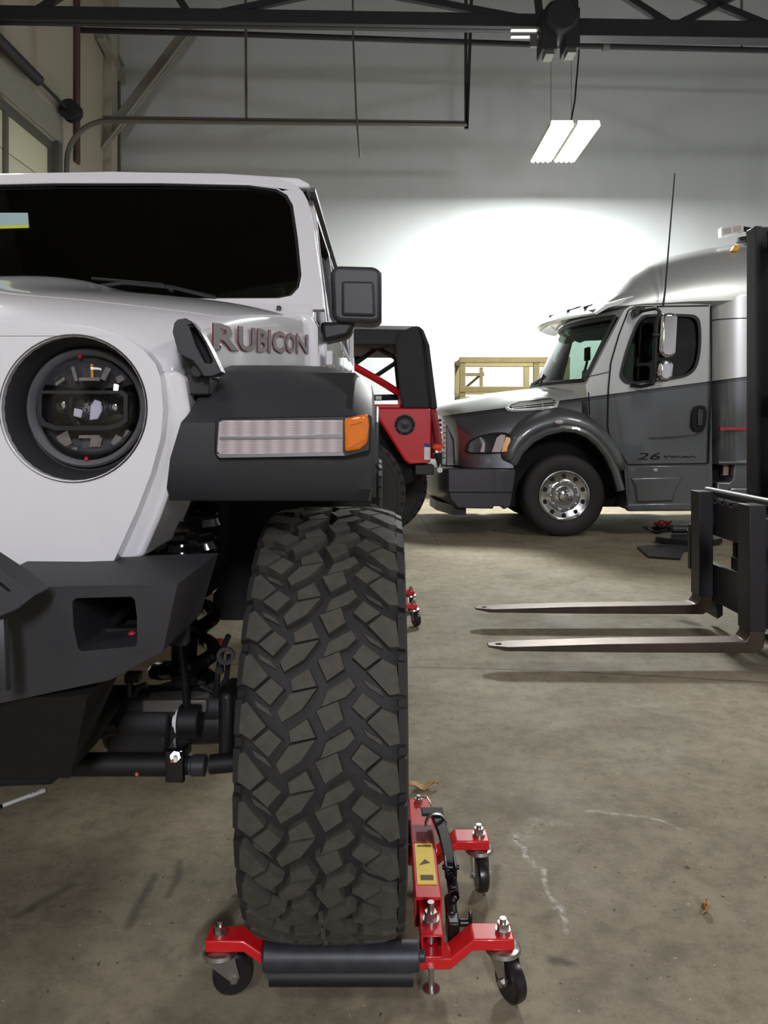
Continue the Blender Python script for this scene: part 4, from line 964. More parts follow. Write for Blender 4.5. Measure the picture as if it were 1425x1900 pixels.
# ---------------------------------------------------------------- silver and grey truck
YC, HW = 9.45, 1.15                  # centre line and half width (near side faces the viewer at Y 8.3)
YN = YC-HW
tk = thing('truck', 'silver over dark grey truck with a sleeper cab, parked side-on by the back wall', 'truck', (2.6, YC, 0))
def tp(px, py, Y=YN+.06): return (X_(px, Y), Z_(py, Y))
def two_tone():
    m = bpy.data.materials.new('two_tone_metallic_paint'); nt, b = nodes(m); L = nt.links.new
    tc = nt.nodes.new('ShaderNodeTexCoord'); s = nt.nodes.new('ShaderNodeSeparateXYZ'); L(tc.outputs['Object'], s.inputs[0])
    a = nt.nodes.new('ShaderNodeMath'); a.operation = 'MULTIPLY_ADD'; a.inputs[1].default_value = -.129; L(s.outputs['X'], a.inputs[0]); L(s.outputs['Z'], a.inputs[2])
    # boundary height above the truck's own origin (x = 2.6)
    r = nt.nodes.new('ShaderNodeMapRange'); z0 = 1.328+.129*(2.6-.78); r.inputs[1].default_value = z0-.2; r.inputs[2].default_value = z0+.2; L(a.outputs[0], r.inputs[0])
    cr = nt.nodes.new('ShaderNodeValToRGB'); cr.color_ramp.interpolation = 'CONSTANT'; L(r.outputs[0], cr.inputs[0]); e = cr.color_ramp.elements
    D_, Sv, K = lin((98, 101, 103)), lin((205, 208, 206)), lin((46, 48, 50))
    st = [(0, D_), (.40, K), (.412, D_), (.425, K), (.437, D_), (.452, K), (.5, Sv)]
    while len(e) < len(st): e.new(.9)
    for q, (p, c) in zip(e, st): q.position = p; q.color = (*c, 1)
    n = nt.nodes.new('ShaderNodeTexNoise'); n.inputs['Scale'].default_value = 3; L(tc.outputs['Object'], n.inputs['Vector'])
    x = nt.nodes.new('ShaderNodeMix'); x.data_type = 'RGBA'; x.blend_type = 'MULTIPLY'; x.inputs[0].default_value = .15; L(cr.outputs[0], x.inputs[6]); L(n.outputs['Fac'], x.inputs[7])
    L(x.outputs[2], b.inputs['Base Color']); b.inputs['Metallic'].default_value = .55; b.inputs['Roughness'].default_value = .36; b.inputs['Coat Weight'].default_value = .8; b.inputs['Coat Roughness'].default_value = .05
    return m
M['tk'] = two_tone()
M['tk_silver'] = mat('silver_metallic_paint', (205, 208, 206), .36, metal=.55, coat=.8, var=.03)
M['tk_grey'] = mat('grey_metallic_paint', (98, 101, 103), .36, metal=.5, coat=.7, var=.05)
M['tk_seam'] = mat('dark_panel_gap', (16, 16, 17), .8)
M['bump_grey'] = mat('dark_grey_bumper_paint', (58, 58, 63), .38, metal=.2, coat=.3, var=.05)
def bulge(w, k): return -k*(1-w*w)
# hood : stations along X, half outline (offset from centre line, z)
HS = [(.80, .30, .80, [(0, 1.36), (.45, 1.345), (.62, 1.31), (.74, 1.22), (.79, 1.05), (.80, .76)]),
      (.84, .26, .92, [(0, 1.43), (.48, 1.405), (.70, 1.355), (.86, 1.24), (.93, 1.06), (.94, .75)]),
      (.98, .18, 1.0, [(0, 1.50), (.52, 1.475), (.76, 1.415), (.93, 1.29), (1.02, 1.08), (1.04, .74)]),
      (1.35, .1, 1.05, [(0, 1.595), (.56, 1.57), (.80, 1.505), (.95, 1.38), (1.06, 1.16), (1.10, .74)]),
      (1.75, .05, 1.1, [(0, 1.645), (.6, 1.625), (.86, 1.565), (.98, 1.44), (1.06, 1.20), (1.12, .74)]),
      (2.16, .0, 1.1, [(0, 1.675), (.64, 1.66), (.93, 1.60), (1.02, 1.48), (1.07, 1.22), (1.10, .74)])]
def hring(s):
    x, bf, hw, pts = s
    def q(o, z, sg):
        w = o/hw; return (x-bf*(1-min(1, w*w)), YC-sg*o, z)
    near = [q(o, z, 1) for o, z in pts]; far = [q(o, z, -1) for o, z in pts[1:]]
    return near[::-1]+far
def arch(Y, gx=0, k=1.0):
    pts = [(953, 900), (953, 866), (966, 842), (988, 820), (1015, 806), (1045, 799), (1070, 801), (1092, 810), (1112, 827), (1130, 850), (1144, 880), (1154, 915), (1156, 945), (953, 945)]
    return [tp(*p, Y) for p in pts]
ac = arch(YN+.04)
hoodt = obj('hood', G().loft([hring(s) for s in HS]), M['tk'], tk, sharp=50, cut=[G().prism(ac, 'y', YN-.3, YN+.52)])
big = [(1.9+(x-1.9)*1.16, .45+(z-.45)*1.14) for x, z in ac]
obj('wheel_well', G().prism(big, 'y', YN+.50, YN+.515).prism([big[0]]+big[1:-2]+[big[-3]]+[ac[-3]]+ac[1:-2][::-1]+[ac[0]], 'y', YN+.14, YN+.51), M['under'], tk)
g = G(); pa = arch(YN)[1:-2]
g.tube([(x, YN+.045, z+.028) for x, z in pa], .045, 8, ry=.05)
obj('fender_lip', g, M['tk_grey'], tk)
# flared fender crown above the arch
rings = []
fp = [(938, 862), (944, 832), (962, 806), (988, 788), (1020, 777), (1055, 775), (1090, 786), (1118, 806), (1140, 835), (1158, 880)]
for (a, c) in fp:
    x, z = tp(a, c, YN+.06); d = Vector((x-1.96, z-.55)).normalized(); rings.append([(x+d.x*o, YN+yy, z+d.y*o) for o, yy in ((-.11, .03), (-.07, .0), (-.0, .0), (.07, .05), (.13, .14), (.16, .24), (.0, .3), (-.12, .25))])
obj('fender', G().loft(rings), M['tk_grey'], tk, sub=1, sharp=60)
# grille at the nose
g = G().box(.60, .66, YC-.52, YC+.52, .76, 1.30)
gr = obj('grille', G().loft([[(X_(820, 9.2)+.02-.06*(1-(w*w)), YC+w*.62, z) for z in (.74, 1.34)]+[(.95, YC+w*.62, z) for z in (1.34, .74)] for w in (-1, -.5, 0, .5, 1)]), M['tk_grey'], tk, bevel=.01)
x0 = X_(820, 9.2)
obj('grille_opening', G().loft([[(x0+.012-.06*(1-(w*w)), YC+w*.54, z) for z in (.79, 1.28)]+[(x0+.1, YC+w*.54, z) for z in (1.28, .79)] for w in (-1, -.5, 0, .5, 1)]), M['under'], gr)
for i in range(8):
    z = .83+i*.058
    obj('grille_slat', G().tube([(x0-.0-.06*(1-w*w), YC+w*.54, z) for w in (-1, -.6, -.2, .2, .6, 1)], .012, 6), M['chrome'], gr)
obj('hood_emblem', G().lathe([(.02, -.005), (.045, -.005), (.045, .005), (.02, .005)], (x0-.06, YC-.1, 1.36), 'x', 20), M['chrome'], gr)
# bumper
def bring(w):
    f = -.22*(1-w*w); pl = [(.69+f, .74), (.69+f, .50), (.72+f, .40), (.80+f*.4, .31), (1.30, .30), (1.37, .33), (1.42, .68), (1.42, .73)]
    return [(x, YC+w*1.13, z) for x, z in pl]
bm = obj('bumper', G().loft([bring(w) for w in (-1, -.97, -.85, -.6, -.3, 0, .3, .6, .85, .97, 1)]), M['bump_grey'], tk, bevel=.012, cut=[G().box(1.18, 1.28, YC-1.3, YC+1.3, .2, .3302)])
obj('bumper_line', G().box(.70, 1.405, YC-1.137, YC-1.128, .475, .487), M['tk_seam'], bm)
obj('lower_lip', G().loft([[(.76-.2*(1-w*w), YC+w*1.0, z) for z in (.33, .22)]+[(.90, YC+w*1.0, z) for z in (.22, .33)] for w in (-1, -.5, 0, .5, 1)]), M['plastic'], bm)
obj('tow_ball', G().sphere((X_(816, 8.0), 8.02, Z_(871, 8.0)), .028).cyl((X_(816, 8.0), 8.02, Z_(868, 8.0)), (X_(818, 8.0)+.03, 8.15, Z_(840, 8.0)), .018), M['zinc'], bm)
# headlight : lens plate lying on the cheek
def soften(pl, n=2):
    for _ in range(n):
        pl = [q for a, b in zip(pl, pl[1:]+pl[:1]) for q in ((a[0]*.75+b[0]*.25, a[1]*.75+b[1]*.25), (a[0]*.25+b[0]*.75, a[1]*.25+b[1]*.75))]
    return pl
def hood_y(X, Z):
    """Y of the near hood side at X, Z"""
    for a, b in zip(HS, HS[1:]):
        if a[0] <= X <= b[0]:
            k = (X-a[0])/(b[0]-a[0])
            def off(s):
                for (o1, z1), (o2, z2) in zip(s[3], s[3][1:]):
                    if z2 <= Z <= z1: return o1+(o2-o1)*(z1-Z)/max(1e-6, z1-z2)
                return s[3][-1][0]
            return YC-(off(a)+(off(b)-off(a))*k)
    return YC-1.0
def onhood(poly, d, th, m, nm, p, **k):
    fr = [Vector((x, hood_y(x, z)-d, z)) for x, z in poly]; bk = [v+Vector((0, th, 0)) for v in fr]; n = len(fr)
    return obj(nm, G().add(fr+bk, [tuple(range(n)), tuple(range(2*n-1, n-1, -1))]+[(i, (i+1) % n, n+(i+1) % n, n+i) for i in range(n)]), m, p, **k)
yh = YN+.2
ol = [(862, 838), (863, 830), (868, 818), (884, 809), (905, 804), (922, 801.5), (940, 803), (946, 809), (948, 816), (945, 830), (938, 839), (898, 841.5), (866, 841)]
def tpn(l): return [tp(*p, yh) for p in l]
ol = soften(ol, 1)
hl_t = onhood(tpn(ol), .03, .06, M['tk_seam'], 'headlight', tk, bevel=.006)
cc = (908, 824)
onhood(tpn([(cc[0]+(a-cc[0])*.9, cc[1]+(b-cc[1])*.86) for a, b in ol]), .036, .02, M['gloss_black'], 'lens', hl_t)
onhood(tpn([(888, 838), (893, 822), (897, 820), (896, 838)]), .042, .01, M['lens_clear'], 'reflector_strip', hl_t)
onhood(tpn([(909, 838), (918, 812), (926, 806), (934, 807), (930, 826), (924, 838)]), .042, .01, M['lens_clear'], 'reflector', hl_t)
onhood(tpn([(926, 838), (931, 822), (935, 810), (942, 812), (943, 824), (937, 836)]), .046, .01, M['amber2'], 'turn_signal', hl_t, label='amber end of the headlamp')
# side vent in the hood
ov = [(938, 757), (945, 750), (965, 742), (1000, 736.5), (1026, 734), (1035, 737), (1037, 745), (1032, 756), (1018, 759), (975, 763), (950, 764), (941, 762)]
yv = YN+.17
def tpv(l): return [tp(*p, yv) for p in l]
def vplate(l, y0, y1, m, nm, p, hole=None, **k):
    return obj(nm, G().prism(tpv(l), 'y', y0, y1, [tpv(hole)] if hole else ()), m, p, **k)
iv = [(985+(a-985)*.87, 749+(b-749)*.70) for a, b in ov]
tilt = lambda v: (v.x, hood_y(v.x, v.z)-(v.y), v.z)
vt = obj('hood_vent', G().prism(tpv(ov), 'y', .0, .03, [tpv(iv)]).xf(tilt), M['tk_silver'], tk, bevel=.003)
obj('vent_backing', G().prism(tpv(iv), 'y', .0, .010).xf(tilt), M['tk_grey'], vt)
g = G()
for i in range(4):
    f = (i+1)/5; a = (948+6*abs(f-.6)*6, 762-24*f+3); g.prism(tpv([(950, 762.5-15*f), (1030, 757-21*f), (1030, 758.6-21*f), (950, 764-15*f)]), 'y', .006, .022)
for px_ in (973, 1005): g.prism(tpv([(px_, 742), (px_+2.5, 742), (px_+2.5, 762), (px_, 762)]), 'y', .006, .024)
obj('vent_slats', g.xf(tilt), M['tk_silver'], vt)
obj('side_marker', G().sphere((X_(1036, YN), hood_y(X_(1036, YN), Z_(783, YN))-.13, Z_(783, YN)), .05, .015, .024), M['lens_clear'], tk)

# front wheel
wx_, wz_, wr = X_(1047, YN+.02), .445, .445
ty = YN+.01
tt = obj('tire', G().lathe([(.27, -.13), (.30, -.145), (.36, -.15), (.41, -.14), (wr-.008, -.12), (wr, -.10), (wr, .10), (wr-.008, .12), (.41, .14), (.36, .15), (.27, .13)], (wx_, ty+.15, wz_), 'y', 72), M['rubber'], tk, sharp=50)
rm = obj('rim', G().lathe([(.272, -.13), (.272, -.145), (.262, -.148), (.252, -.13), (.235, -.122), (.205, -.118), (.18, -.112), (.16, -.125), (.145, -.125), (.10, -.12), (0, -.12)], (wx_, ty+.15, wz_), 'y', 64), M['alu'], tk)
c = Vector((wx_, ty+.15, wz_))
obj('hub', G().lathe([(.105, -.12), (.10, -.15), (.075, -.158), (.06, -.19), (.03, -.198), (0, -.2)], c, 'y', 32), M['chrome'], rm)
for i in range(10):
    a = 2*PI*(i+.5)/10; p = c+Vector((math.cos(a)*.216, -.1235, math.sin(a)*.216))
    obj('hand_hole', G().lathe([(.026, .006), (.026, 0), (0, 0)], p, 'y', 18), M['under'], rm)
    a = 2*PI*i/10; p = c+Vector((math.cos(a)*.148, -.12, math.sin(a)*.148))
    obj('lug_nut', G().cyl(p, p+Vector((0, -.035, 0)), .021, .014, 6).sphere(p+Vector((0, -.036, 0)), .013, nu=8, nv=6), M['chrome'], rm)
for xx in (5.6, 6.7):
    for yy in (YN+.3, YC+HW-.3):
        obj('tire', G().lathe([(0, -.27), (.36, -.28), (wr, -.24), (wr, .24), (.36, .28), (0, .27)], (xx, yy, wz_), 'y', 40), M['rubber'], tk)
obj('tire', G().lathe([(0, -.13), (.36, -.15), (wr, -.11), (wr, .11), (.36, .15), (0, .13)], (wx_, YC+HW-.16, wz_), 'y', 40), M['rubber'], tk)
obj('front_axle', G().cyl((wx_, ty+.2, wz_), (wx_, YC+HW-.2, wz_), .07).box(1.4, 6.9, YC-.5, YC-.38, .5, .72).box(1.4, 6.9, YC+.38, YC+.5, .5, .72).box(1.5, 2.4, YC-.35, YC+.35, .42, .9), M['under'], tk)

# cab : loft across the width, windshield side bowed forward
def cabpoly(w, ins=0.0):
    b = bulge(w, .38); i = ins
    tw = 1-abs(w)**6*0
    pl = [tp(1164, 940), tp(1158, 868), tp(1128, 802), tp(1092, 772), tp(1087, 715), tp(1160, 575), tp(1172, 566), tp(1322, 561), tp(1322, 940)]
    pl = [(x, z) for x, z in pl]
    pl[4] = (pl[4][0]+b+i*1.3, pl[4][1]); pl[3] = (pl[3][0]+b*.9+i, pl[3][1]); pl[5] = (pl[5][0]+b+i*1.3, pl[5][1]-i*.6); pl[6] = (pl[6][0]+b*.7+i, pl[6][1]-i); pl[7] = (pl[7][0]-i, pl[7][1]-i)
    pl[8] = (pl[8][0]-i, pl[8][1]+i*2); pl[0] = (pl[0][0]+i, pl[0][1]+i*2); pl[1] = (pl[1][0]+i, pl[1][1]); pl[2] = (pl[2][0]+i, pl[2][1])
    return pl
WS = [-1, -.96, -.85, -.7, -.5, -.25, 0, .25, .5, .7, .85, .96, 1]
def cabring(w, hw, ins=0):
    r = []
    for k, (x, z) in enumerate(cabpoly(w, ins)):
        t = max(0, z-1.75); r.append((x, YC+w*(hw-t*.06), z))
    return r
hwc = HW-.06
winp = [(1153, 700), (1152, 690), (1166, 640), (1184, 597), (1192, 588), (1204, 584), (1280, 584), (1293, 588), (1299, 600), (1300, 640), (1295, 675), (1284, 692), (1262, 701), (1180, 711), (1163, 711)]
wpoly = soften([tp(*p) for p in winp])
fpoly = [(2.40, 1.66), (3.36, 1.66), (3.42, 1.75), (3.42, 2.30), (3.36, 2.38), (2.62, 2.38), (2.56, 2.32)]
cutin = G().loft([cabring(w*.955, hwc, .055) for w in WS])
zt1, zb1 = Z_(592, YN+.3), Z_(708, YN+.3)
cutws = G().loft([[(x, YC+s*hwc*ww, z) for x, z, ww in ((1.2, zb1, .965), (1.2, zt1, .945), (2.95, zt1, .945), (2.62, zb1, .965))] for s in (-1, 1)])
cab = obj('cab', G().loft([cabring(w, hwc) for w in WS]), M['tk'], tk, sharp=40, cut=[cutin, G().prism(wpoly, 'y', YN-.5, YC), G().prism(fpoly, 'y', YC, YC+HW+.5), cutws])
# panes
def wsx(w, z):
    p4, p5 = cabpoly(w)[4], cabpoly(w)[5]; k = (z-p4[1])/(p5[1]-p4[1]); return p4[0]+(p5[0]-p4[0])*k
rings = [[(wsx(w, z)+.02, YC+w*(hwc-max(0, z-1.75)*.06)*.99, z) for z in (zb1-.04, (zb1+zt1)/2, zt1+.04)] for w in [-.96+1.92*i/16 for i in range(17)]]
obj('windshield', G().loft(rings, False, False), M['glass_truck'], cab)
rings = []
def wsbar(z, w0, w1, n=17): return [(wsx(w, z)-.004, YC+w*(hwc-max(0, z-1.75)*.06), z) for w in [w0+(w1-w0)*i/(n-1) for i in range(n)]]
obj('windshield_seal', G().tube(wsbar(zb1, -.965, .965), .024, 6).tube(wsbar(zt1, -.945, .945), .03, 6).tube([(wsx(-.965+.02*k/6, zb1+(zt1-zb1)*k/6)-.004, YC+(-.965+.02*k/6)*(hwc-.03*k/6), zb1+(zt1-zb1)*k/6) for k in range(7)], .024, 6).tube([(wsx(.965-.02*k/6, zb1+(zt1-zb1)*k/6)-.004, YC+(.965-.02*k/6)*(hwc-.03*k/6), zb1+(zt1-zb1)*k/6) for k in range(7)], .034, 6), M['plastic'], cab)
for s, nm in ((-1, 'near'), (1, 'far')):
    y = YC+s*(hwc-.055)
    obj('side_window', G().prism(wpoly if s < 0 else fpoly, 'y', y-.003, y+.003), M['glass_truck_side'] if s < 0 else M['glass_truck'], cab)
    if s > 0: continue
    wc_ = (sum(p[0] for p in wpoly)/len(wpoly), sum(p[1] for p in wpoly)/len(wpoly))
    obj('window_seal', G().prism([(wc_[0]+(x-wc_[0])*1.03, wc_[1]+(z-wc_[1])*1.03) for x, z in wpoly], 'y', YC+s*(hwc-.035)-.006, YC+s*(hwc-.005), [[(wc_[0]+(x-wc_[0])*.96, wc_[1]+(z-wc_[1])*.95) for x, z in wpoly]]), M['plastic'], cab)
obj('dashboard', G().prism([(2.0, 1.3), (2.05, 1.62), (2.35, 1.68), (2.62, 1.60), (2.6, 1.2)], 'y', YC-.62, YC+.62), M['under'], cab, bevel=.02)
for yy in (YC-.55, YC+.55):
    obj('seat', G().prism([(2.85, 1.2), (3.35, 1.2), (3.5, 2.05), (3.33, 2.08), (3.2, 1.45), (2.85, 1.42)], 'y', yy-.25, yy+.25), M['grey_fabric'], cab, bevel=.05, segs=3)
c0 = Vector((2.62, YC-.55, 1.66))
obj('steering_wheel', G().tube([c0+Vector((.13*math.sin(a), .22*math.cos(a), .19*math.sin(a))) for a in [2*PI*i/26 for i in range(26)]], .016, 8, True).beam(c0+Vector((0, -.2, 0)), c0+Vector((0, .2, 0)), .04, .03), M['plastic'], cab)
obj('inside_mirror', G().box(2.42, 2.46, YC-.28, YC-.12, 1.98, 2.14).cyl((2.44, YC-.2, 1.98), (2.36, YC-.2, 1.66), .015), M['plastic'], cab, bevel=.01)
obj('headliner', G().loft([cabring(w*.95, hwc, .06)[5:8]+[(p[0], p[1], p[2]-.10) for p in cabring(w*.95, hwc, .06)[7:4:-1]] for w in (-1, -.5, 0, .5, 1)]), M['under'], cab)
obj('paper_note', G().prism([tp(*p, YN+.45) for p in ((1080, 688), (1096, 684), (1094, 698), (1079, 701))], 'y', YN+.44, YN+.445), M['paper'], cab, label='white note behind the windshield')
obj('wiper', G().tube([(wsx(-.1, 1.70)-.05, YC-.1, 1.70), (wsx(-.35, 1.78)-.05, YC-.45, 1.77)], .02, 6).tube([(wsx(-.3, 1.70)-.05, YC-.42, 1.66), (wsx(-.3, 1.78)-.05, YC-.45, 1.80)], .012, 6), M['plastic'], cab)
# near door panel lines, handle, decal
def line(pts, r=.007, m=None, nm='door_gap', y=YN+.055):
    return obj(nm, G().tube([(*[tp(*p)[0]], y+max(0, tp(*p)[1]-1.75)*.06, tp(*p)[1]) for p in pts], r, 6), m or M['tk_seam'], cab)
line([(1168, 575), (1150, 620), (1134, 672), (1129, 720), (1127, 790), (1130, 806), (1165, 862), (1312, 860)])
line([(1168, 575), (1180, 568), (1318, 566)])
line([(1322, 566), (1321, 640), (1319, 720), (1314, 860)], .009)
line([(1086, 700), (1130, 690)], .004); line([(1092, 728), (1094, 770)], .006)
hd = obj('door_recess', G().prism([tp(*p) for p in ((1284, 765), (1288, 755), (1297, 752), (1308, 754), (1311, 764), (1309, 790), (1302, 802), (1288, 801), (1282, 792))], 'y', YN+.046, YN+.06), M['under'], cab, bevel=.004)
obj('door_handle', G().prism([tp(*p) for p in ((1293, 760), (1303, 760), (1302, 790), (1292, 790))], 'y', YN+.032, YN+.05), M['gloss_black'], hd, bevel=.006)
obj('door_crease', G().tube([(*[tp(*p)[0]], YN+.055, tp(*p)[1]) for p in ((1205, 813), (1250, 811), (1290, 806), (1304, 800), (1309, 790))], .009, 6), M['tk_grey'], cab)
tv, _ = text_mesh('26', .01); e3 = (min(v.x for v in tv), max(v.x for v in tv), .7)
def dtx(s, t): x, z = tp(1181+s*42+t*7, 853-t*13); return (x, YN+.0585, z)
obj('door_lettering', flat_text('26', dtx, .01, e3), M['tk_seam'], cab, sharp=0, label='dark number low on the door')
sq = []
for i in range(60): sq.append((1232+i*1.0, 847.5-2.2*math.sin(i*.75+math.sin(i*.31))*math.exp(-i*.012)))
obj('door_script', G().tube([(tp(*p)[0], YN+.058, tp(*p)[1]) for p in sq], .004, 5), M['tk_seam'], cab, label='worn dark script stroke low on the door')
# lower cab fairing with step
st_ = obj('step_fairing', G().prism([tp(*p) for p in ((1164, 864), (1312, 863), (1312, 945), (1160, 945), (1166, 915))], 'y', YN+.045, YN+.4), M['tk_grey'], tk, bevel=.012)
obj('step_recess', G().prism([tp(*p) for p in ((1168, 886), (1266, 884), (1250, 912), (1248, 930), (1180, 932), (1176, 900))], 'y', YN+.02, YN+.06), M['tk_grey'], st_, bevel=.022, segs=3)
obj('step_sill', G().prism([tp(*p) for p in ((1160, 934), (1312, 931), (1312, 947), (1162, 948))], 'y', YN+.0, YN+.1), M['tk_grey'], st_, bevel=.018, segs=3)
obj('step_lamp', G().sphere((tp(1215, 872)[0], YN+.04, tp(1215, 872)[1]), .026, .008, .018), M['lens_clear'], st_)
obj('step_badge', G().prism([tp(*p) for p in ((1168, 865), (1178, 865), (1178, 875), (1168, 876))], 'y', YN+.04, YN+.046), M['galv'], st_)
# mirrors on arms
ym = YN-.22
def mq(px, py): return (X_(px, ym), Z_(py, ym))
ma = obj('mirror_arm', G().tube([P(1181, 580, YN+.05), P(1200, 575, YN-.1), P(1218, 572, ym), P(1224, 578, ym), P(1219, 600, ym), P(1216, 660, ym), P(1216, 700, ym), P(1212, 712, ym), P(1190, 717, YN-.05), P(1172, 715, YN+.05)], .02, 8), M['plastic'], tk)
obj('arm_mount', G().prism([tp(*p) for p in ((1171, 575), (1180, 570), (1193, 570), (1193, 578), (1184, 585), (1173, 590))], 'y', YN-.02, YN+.06), M['plastic'], ma, bevel=.012)
obj('mirror_shell', G().prism([mq(*p) for p in ((1224, 584), (1238, 582), (1250, 583), (1253, 590), (1250, 655), (1244, 664), (1226, 664), (1220, 650))], 'y', ym-.08, ym+.07), M['chrome'], ma, bevel=.03, segs=4, label='tall chrome mirror shell')
obj('mirror_shell', G().prism([mq(*p) for p in ((1220, 671), (1232, 669), (1243, 670), (1246, 678), (1244, 700), (1236, 709), (1222, 708), (1217, 694))], 'y', ym-.08, ym+.07), M['chrome'], ma, bevel=.035, segs=4, label='small round chrome mirror shell')
obj('mirror_clamp', G().cyl(P(1212, 622, ym), P(1226, 622, ym), .03).cyl(P(1214, 693, ym), P(1224, 693, ym), .025), M['plastic'], ma, bevel=.006)
obj('antenna', G().tube([P(1230, 570, YN-.02), P(1234, 540, YN-.02), P(1243, 430, YN-.02), P(1252, 322, YN-.02)], [.012, .009, .008, .006], 6), M['black_ink'], tk)
# roof fairing and visor
FS = [(2.30, .98, 2.50, 2.47), (2.45, 1.02, 2.60, 2.50), (2.66, 1.04, 2.80, 2.50), (2.85, 1.05, 2.95, 2.51), (3.06, 1.06, 3.07, 2.51), (3.35, 1.08, 3.17, 2.52), (3.65, 1.10, 3.235, 2.52), (3.95, 1.13, 3.275, 2.52), (4.3, 1.14, 3.29, 2.52), (6.2, 1.14, 3.29, 2.52)]
def fring(x, hw, zt, zb):
    h = zt-zb; b = lambda o: -.22*(1-(o/hw)**2) if x < 3.2 else 0
    pts = [(hw-.05, zb), (hw, zb+.05*h), (hw-.01, zb+.28*h), (hw-.10, zb+.55*h), (hw-.20, zb+.80*h), (hw-.36, zb+.955*h), (hw*.35, zb+h), (0, zb+h)]
    q = [(x+b(o), YC-o, z) for o, z in pts]; return q+[(a, 2*YC-y, z) for a, y, z in q[-2::-1]]
fa = obj('roof_fairing', G().loft([fring(*s) for s in FS]), M['tk_silver'], tk, sharp=45)
rings = []
for w in [-1+2*i/14 for i in range(15)]:
    b = bulge(w, .40); y = YC+w*1.03
    rings.append([(2.32+b, y, 2.415), (2.30+b, y, 2.432), (2.42+b, y, 2.53), (2.72+b*.8, y, 2.62), (2.74+b*.8, y, 2.58), (2.45+b, y, 2.49)])
vz = obj('sun_visor', G().loft(rings), M['tk_silver'], tk, sharp=45)
for yy, w in ((YC-.55, .03), (YC-.1, .03), (YC+.3, .03), (YC-.8, .025)):
    u = (yy-YC)/1.03; b = bulge(u, .40)
    obj('visor_slot', G().beam((2.40+b, yy, 2.525), (2.68+b*.84, yy, 2.622), .035, .02), M['tk_seam'], vz)
# sleeper
sl = obj('sleeper', G().prism([(3.58, YN+.34), (3.59, YN+.22), (3.64, YN+.13), (3.72, YN+.065), (3.83, YN+.02), (3.97, YN-.005), (4.3, YN-.01), (6.2, YN-.01), (6.2, 2*YC-YN), (3.9, 2*YC-YN), (3.58, 2*YC-YN-.06)], 'z', .78, 2.60), M['tk'], tk, sharp=50)
obj('sleeper_cap', G().loft([[(x, y, z) for x, y in ((3.56, YN+.34), (3.59, YN+.2), (3.72, YN+.06), (3.97, YN), (4.3, YN), (6.2, YN), (6.2, 2*YC-YN), (3.9, 2*YC-YN), (3.56, 2*YC-YN-.07))] for z, k in ((2.56, 0), (2.62, 0))]), M['tk_silver'], sl)
obj('panel_gap', G().tube([(3.59, YN+.22, 2.36), (3.64, YN+.13, 2.36), (3.72, YN+.065, 2.36), (3.83, YN+.02, 2.36), (3.97, YN-.005, 2.36), (6.0, YN-.012, 2.36)], .006, 6), M['tk_seam'], sl)
zr_ = Z_(795, YN); obj('red_tape', G().prism([(X_(1335, YN), zr_-.018), (X_(1420, YN), zr_-.018), (X_(1420, YN), zr_+.012), (X_(1335, YN), zr_+.012)], 'y', YN-.014, YN+.03), M['redcar'], sl)
sk = obj('sleeper_skirt', G().prism([(3.60, .32), (6.2, .32), (6.2, .80), (3.60, .80)], 'y', YN+.03, YN+.45), M['tk_grey'], tk, bevel=.015, cut=[G().prism([tp(*p) for p in ((1316, 852), (1352, 850), (1360, 858), (1358, 888), (1350, 895), (1314, 893))], 'y', YN-.1, YN+.3)])
obj('opening_liner', G().box(3.5, 3.75, YN+.28, YN+.3, .5, .82), M['under'], sk)
obj('opening_label', G().prism([tp(*p) for p in ((1347, 860), (1357, 859), (1356, 882), (1346, 883))], 'y', YN+.12, YN+.125), mat('worn_red_white_label', (190, 150, 150), .6, var=.4, scale=90), sk)
obj('skirt_lip', G().tube([(3.60, YN+.01, .80), (6.2, YN+.0, .80)], .022, 8), M['tk_grey'], sk)
obj('skirt_bulge', G().prism([(3.64, .34), (6.2, .34), (6.2, .54), (3.72, .54)], 'y', YN-.01, YN+.06), M['tk_grey'], sk, bevel=.03, segs=3)
obj('deck', G().box(6.2, 7.6, YC-1.1, YC+1.1, .9, 1.05), M['chassis'], tk)
# lamps on top
v = P(1364, 461, YC-.93); obj('roof_marker', G().prism([(v.x-.045, v.z-.03), (v.x+.02, v.z-.035), (v.x+.05, v.z+.03), (v.x-.015, v.z+.035)], 'y', v.y-.03, v.y+.05), M['amber2'], tk, bevel=.01, label='amber marker lamp at the top of the fairing')
yl = YC-.7
def lq(px, py): return (X_(px, yl), Z_(py, yl))
wl = obj('work_light', G().prism([lq(*p) for p in ((1335, 424), (1376, 415), (1377, 431), (1336, 441))], 'y', yl-.05, yl+.05), M['paper'], tk, bevel=.01, label='white twin work light on the roof')
obj('light_lens', G().prism([lq(*p) for p in ((1339, 427), (1353, 424), (1353, 434), (1339, 437))], 'y', yl-.058, yl-.045).prism([lq(*p) for p in ((1357, 423), (1371, 420), (1371, 430), (1357, 433))], 'y', yl-.058, yl-.045), M['lens_clear'], wl, bevel=.004)
obj('light_bracket', G().tube([P(1376, 424, yl), P(1400, 428, yl), P(1425, 430, yl)], .03, 8).cyl(P(1387, 430, yl), (P(1387, 430, yl).x, yl, 3.28), .02).cyl((P(1387, 0, yl).x, yl, 3.29), (P(1387, 0, yl).x, yl, 3.33), .12), M['plastic'], wl)
